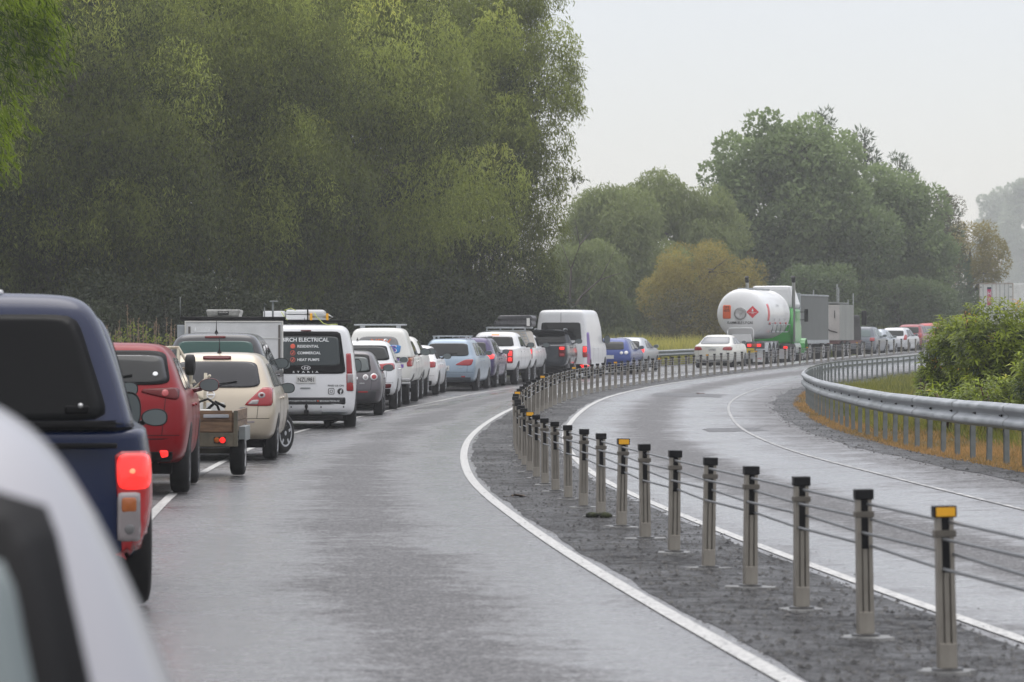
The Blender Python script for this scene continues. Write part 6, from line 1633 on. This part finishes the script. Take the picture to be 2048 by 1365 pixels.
# ---- bush on the inside of the bend: arching leaf rosettes
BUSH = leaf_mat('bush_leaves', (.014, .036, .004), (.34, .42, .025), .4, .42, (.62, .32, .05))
def rosette_bush(name, label, blobs, dens, leaf=.20, seed=1, group=None):
    rr = np.random.default_rng(seed)
    root = empty(name); tag(root, label, 'bush', group)
    C, Dd, T = [], [], []
    for (cx, cy, cz, rx, ry_, rz) in blobs:
        n = int(dens * rx * rz * 4)
        d = rr.normal(size=(n, 3)); d /= np.linalg.norm(d, axis=1, keepdims=True)
        d[:, 1] = -np.abs(d[:, 1]) * np.where(rr.random(n) < .8, 1, -1)
        rad = rr.choice([1.0, .85, .7, .5], n, p=[.45, .25, .2, .1])[:, None] * rr.uniform(.92, 1.08, (n, 1))
        C.append(np.array([cx, cy, cz]) + d * rad * np.array([rx, ry_, rz])); Dd.append(d * .7 + np.array([0, 0, .7]) + rr.normal(0, .25, (n, 3)))
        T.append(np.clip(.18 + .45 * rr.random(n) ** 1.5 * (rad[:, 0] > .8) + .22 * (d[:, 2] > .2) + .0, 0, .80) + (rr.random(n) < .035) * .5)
    C = np.concatenate(C); Dd = np.concatenate(Dd); T = np.concatenate(T); n = len(C)
    Dd /= np.linalg.norm(Dd, axis=1, keepdims=True)
    K = 15; Vs = []; qs = []; ts = []
    for k in range(K):
        a = 2 * np.pi * (k * .381966) * np.ones(n) + rr.random(n) * .5
        u = np.cross(Dd, np.array([.3, .9, .1])); u /= np.linalg.norm(u, axis=1, keepdims=True); v = np.cross(Dd, u)
        outd = u * np.cos(a)[:, None] + v * np.sin(a)[:, None]
        up = 1.1 - k * .10
        d1 = outd + Dd * up; d1 /= np.linalg.norm(d1, axis=1, keepdims=True)
        ln = (leaf * rr.uniform(.75, 1.25, n))[:, None]
        d2 = d1 - np.array([0, 0, .75]); d2 /= np.linalg.norm(d2, axis=1, keepdims=True)
        s = np.cross(d1, Dd + .01); s /= np.linalg.norm(s, axis=1, keepdims=True)
        w = ln * .12
        base = C - Dd * (k * .010)
        p0 = base; p1 = base + d1 * ln * .5; p2 = p1 + d2 * ln * .55
        Vs.append(np.stack([p0, p1 + s * w, p1 - s * w, p2], 1))       # two triangles
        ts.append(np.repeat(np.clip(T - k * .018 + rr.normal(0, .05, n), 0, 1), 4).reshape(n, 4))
    V = np.concatenate(Vs).reshape(-1, 3); tt = np.concatenate(ts).reshape(-1)
    i = np.arange(len(V) // 4)[:, None] * 4
    q = np.concatenate([i + np.array([[0, 1, 2]]), i + np.array([[1, 3, 2]])])
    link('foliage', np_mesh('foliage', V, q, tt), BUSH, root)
    bm = bmesh.new()
    for (cx, cy, cz, rx, ry_, rz) in blobs:
        g0 = Vector((cx, cy, float(ground(cx, cy))))
        for _ in range(4):
            a = rr.uniform(0, 6.28)
            tube(bm, [g0, Vector((cx + math.cos(a) * rx * .4, cy + math.sin(a) * ry_ * .4, g0.z * .4 + cz * .6)), Vector((cx + math.cos(a) * rx * .8, cy + math.sin(a) * ry_ * .7, cz + rz * rr.uniform(.1, .7)))], [.035, .025, .01], 6)
    from_bm('stem', bm, noisy('reddish_stem', (.05, .02, .012), (.12, .05, .03), 8, .7), root)
def blob(x, y, D_, rx, rz, ry=None):
    p = px(x, y, D_); s = D_ / F
    return (p.x, p.y, p.z, rx * s, (ry or rx * .9) * s, rz * s)
BG_ = 'leafy bushes on the inside of the bend'
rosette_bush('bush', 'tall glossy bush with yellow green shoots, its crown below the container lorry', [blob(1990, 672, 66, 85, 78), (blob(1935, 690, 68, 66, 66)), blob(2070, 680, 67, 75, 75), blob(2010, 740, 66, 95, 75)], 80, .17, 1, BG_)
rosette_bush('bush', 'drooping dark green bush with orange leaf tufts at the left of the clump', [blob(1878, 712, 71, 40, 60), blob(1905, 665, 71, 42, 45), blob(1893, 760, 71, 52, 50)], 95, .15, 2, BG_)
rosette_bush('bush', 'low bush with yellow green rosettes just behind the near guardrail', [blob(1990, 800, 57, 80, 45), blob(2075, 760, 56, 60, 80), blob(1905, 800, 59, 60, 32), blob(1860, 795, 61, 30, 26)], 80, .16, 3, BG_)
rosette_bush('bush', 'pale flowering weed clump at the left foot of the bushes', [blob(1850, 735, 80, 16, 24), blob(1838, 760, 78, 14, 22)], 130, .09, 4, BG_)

# ---- grasses
def blades(name, label, n, o0, o1, Y0, Y1, h, w, m_, tint, lean=.35, pw=1.0, keep=None, hvar=.5, zoff=-.02):
    Y = Y0 * (Y1 / Y0) ** (RNG.random(n) ** pw); o = o0 + (o1 - o0) * RNG.random(n)
    s = slope(Y); k = np.sqrt(1 + s * s); X = BAR(Y) + o / k; Yp = Y - o * s / k
    if keep is not None:
        kk = keep(X, Yp); X, Yp, o = X[kk], Yp[kk], o[kk]; n = len(X)
    nf = np.sin(X * 1.7 + 3) * np.cos(Yp * .9) + np.sin(X * .6 + Yp * .35)
    hh = h * RNG.uniform(1 - hvar, 1 + hvar * .6, n) * (1 + .2 * nf)
    P = np.stack([X, Yp, ground(X, Yp) + zoff], 1)
    D_ = RNG.normal(0, lean, (n, 3)); D_[:, 2] = 1
    V, q, t = diamonds(P, D_, hh, w * RNG.uniform(.6, 1.4, n), np.clip(tint + .22 * RNG.normal(0, 1, n) + .12 * nf, 0, 1))
    return tag(link(name, np_mesh(name, V, q, t), m_), label, None, None, 'stuff')
DRY = leaf_mat('dry_grass_blades', (.15, .12, .04), (.52, .30, .12), .7, .4)
GREEN = leaf_mat('green_grass_blades', (.06, .085, .015), (.28, .27, .055), .6, .4)
YELG = leaf_mat('meadow_grass_blades', (.13, .15, .03), (.52, .48, .11), .6, .5)
blades('dry_grass', 'orange brown dry grass along the foot of the inner guardrail', 60000, 5.5, 6.8, 34, 112, .075, .005, DRY, .55, .8)
blades('dry_grass', 'straw coloured dry grass beyond the inner guardrail', 26000, 6.4, 9.5, 34, 100, .16, .005, DRY, .45, .6)
blades('green_grass', 'green and yellow grass between the two ends of the guardrail', 70000, 7.0, 15, 36, 150, .30, .007, GREEN, .5, .5)
blades('green_grass', 'yellow green weeds low under the inner guardrail', 9000, 6.2, 7.6, 60, 112, .28, .007, GREEN, .6, .5)
blades('meadow_grass', 'tall yellow green meadow grass beyond the far guardrail', 110000, -24, -10.2, 160, 236, 1.25, .022, YELG, .65, .30, hvar=.35)
blades('roadside_grass', 'rough grass on the left verge behind the queue', 50000, -22, -8.3, 55, 130, .55, .010, GREEN, .3, .4)
blades('roadside_grass', 'dark rough grass under the far trees', 22000, -16, -9.8, 200, 262, .9, .03, GREEN, .3, .35)
# tall seeding stalks on the left verge
ST = mat('dry_stalk', (.16, .11, .07), .8)
rr = random.Random(9)
for i in range(26):
    D_ = rr.uniform(78, 88); x = rr.uniform(205, 350); yt = rr.uniform(635, 668) if i else 608
    X = at_px(x, D_); g = float(ground(X, D_)); zt = px(x, yt, D_).z
    bm = bmesh.new(); l = rr.uniform(-.08, .08)
    tube(bm, [(0, 0, 0), (l * .4, 0, (zt - g) * .5), (l, 0, zt - g)], [.012, .010, .006], 5)
    for k in range(14):
        f = rr.uniform(.62, 1); c = Vector((l * f, 0, (zt - g) * f)); a = rr.uniform(0, 6.28)
        tube(bm, [c, c + Vector((math.cos(a) * .035, math.sin(a) * .035, .05))], [.011, .004], 4)
    o = from_bm('seed_stalk', bm, ST); o.location = (X, D_, g)
    tag(o, 'tallest dry seed stalk standing above the verge weeds' if i == 0 else 'one of the many short dry brown seed stalks among the verge weeds', 'weed', 'dry seed stalks on the left verge')
WEED = leaf_mat('weed_leaves', (.06, .09, .015), (.24, .28, .05), .5, .4)
for i, (x, y, D_, rx, rz) in enumerate(((270, 690, 82, 42, 42), (325, 700, 84, 34, 30), (225, 705, 84, 34, 36), (170, 700, 86, 40, 40))):
    b_ = blob(x, y, D_, rx, rz); root = empty('weed_bush')
    tag(root, ['tallest leafy yellow green weed behind the red car', 'leafy weed beside the black four wheel drive', 'small leafy weed left of the tallest one', 'leafy weed hidden at the blue canopy edge'][i], 'weed', 'leafy weeds on the left verge')
    crown('foliage', [(b_[0], b_[1], b_[2], b_[3], b_[3], b_[5], .6)], 'broad', WEED, root, (.09, .018), 5.0)
    bm = bmesh.new(); g = float(ground(b_[0], b_[1])); tube(bm, [(b_[0], b_[1], g), (b_[0], b_[1], b_[2])], .02, 6); from_bm('stem', bm, ST, root)

# ================================================================= rain haze
bm = bmesh.new(); bbox(bm, -420, 520, -60, 1500, -4, 75)
hz = mat('haze', (1, 1, 1)); nt = hz.node_tree; nt.nodes.clear()
o_ = nt.nodes.new('ShaderNodeOutputMaterial'); vv = nt.nodes.new('ShaderNodeVolumePrincipled')
vv.inputs['Color'].default_value = (.93, .95, .97, 1); vv.inputs['Density'].default_value = HAZE; vv.inputs['Anisotropy'].default_value = 0
nt.links.new(vv.outputs[0], o_.inputs['Volume'])
tag(from_bm('haze', bm, hz), 'pale rain haze filling the air over the road', None, None, 'stuff')
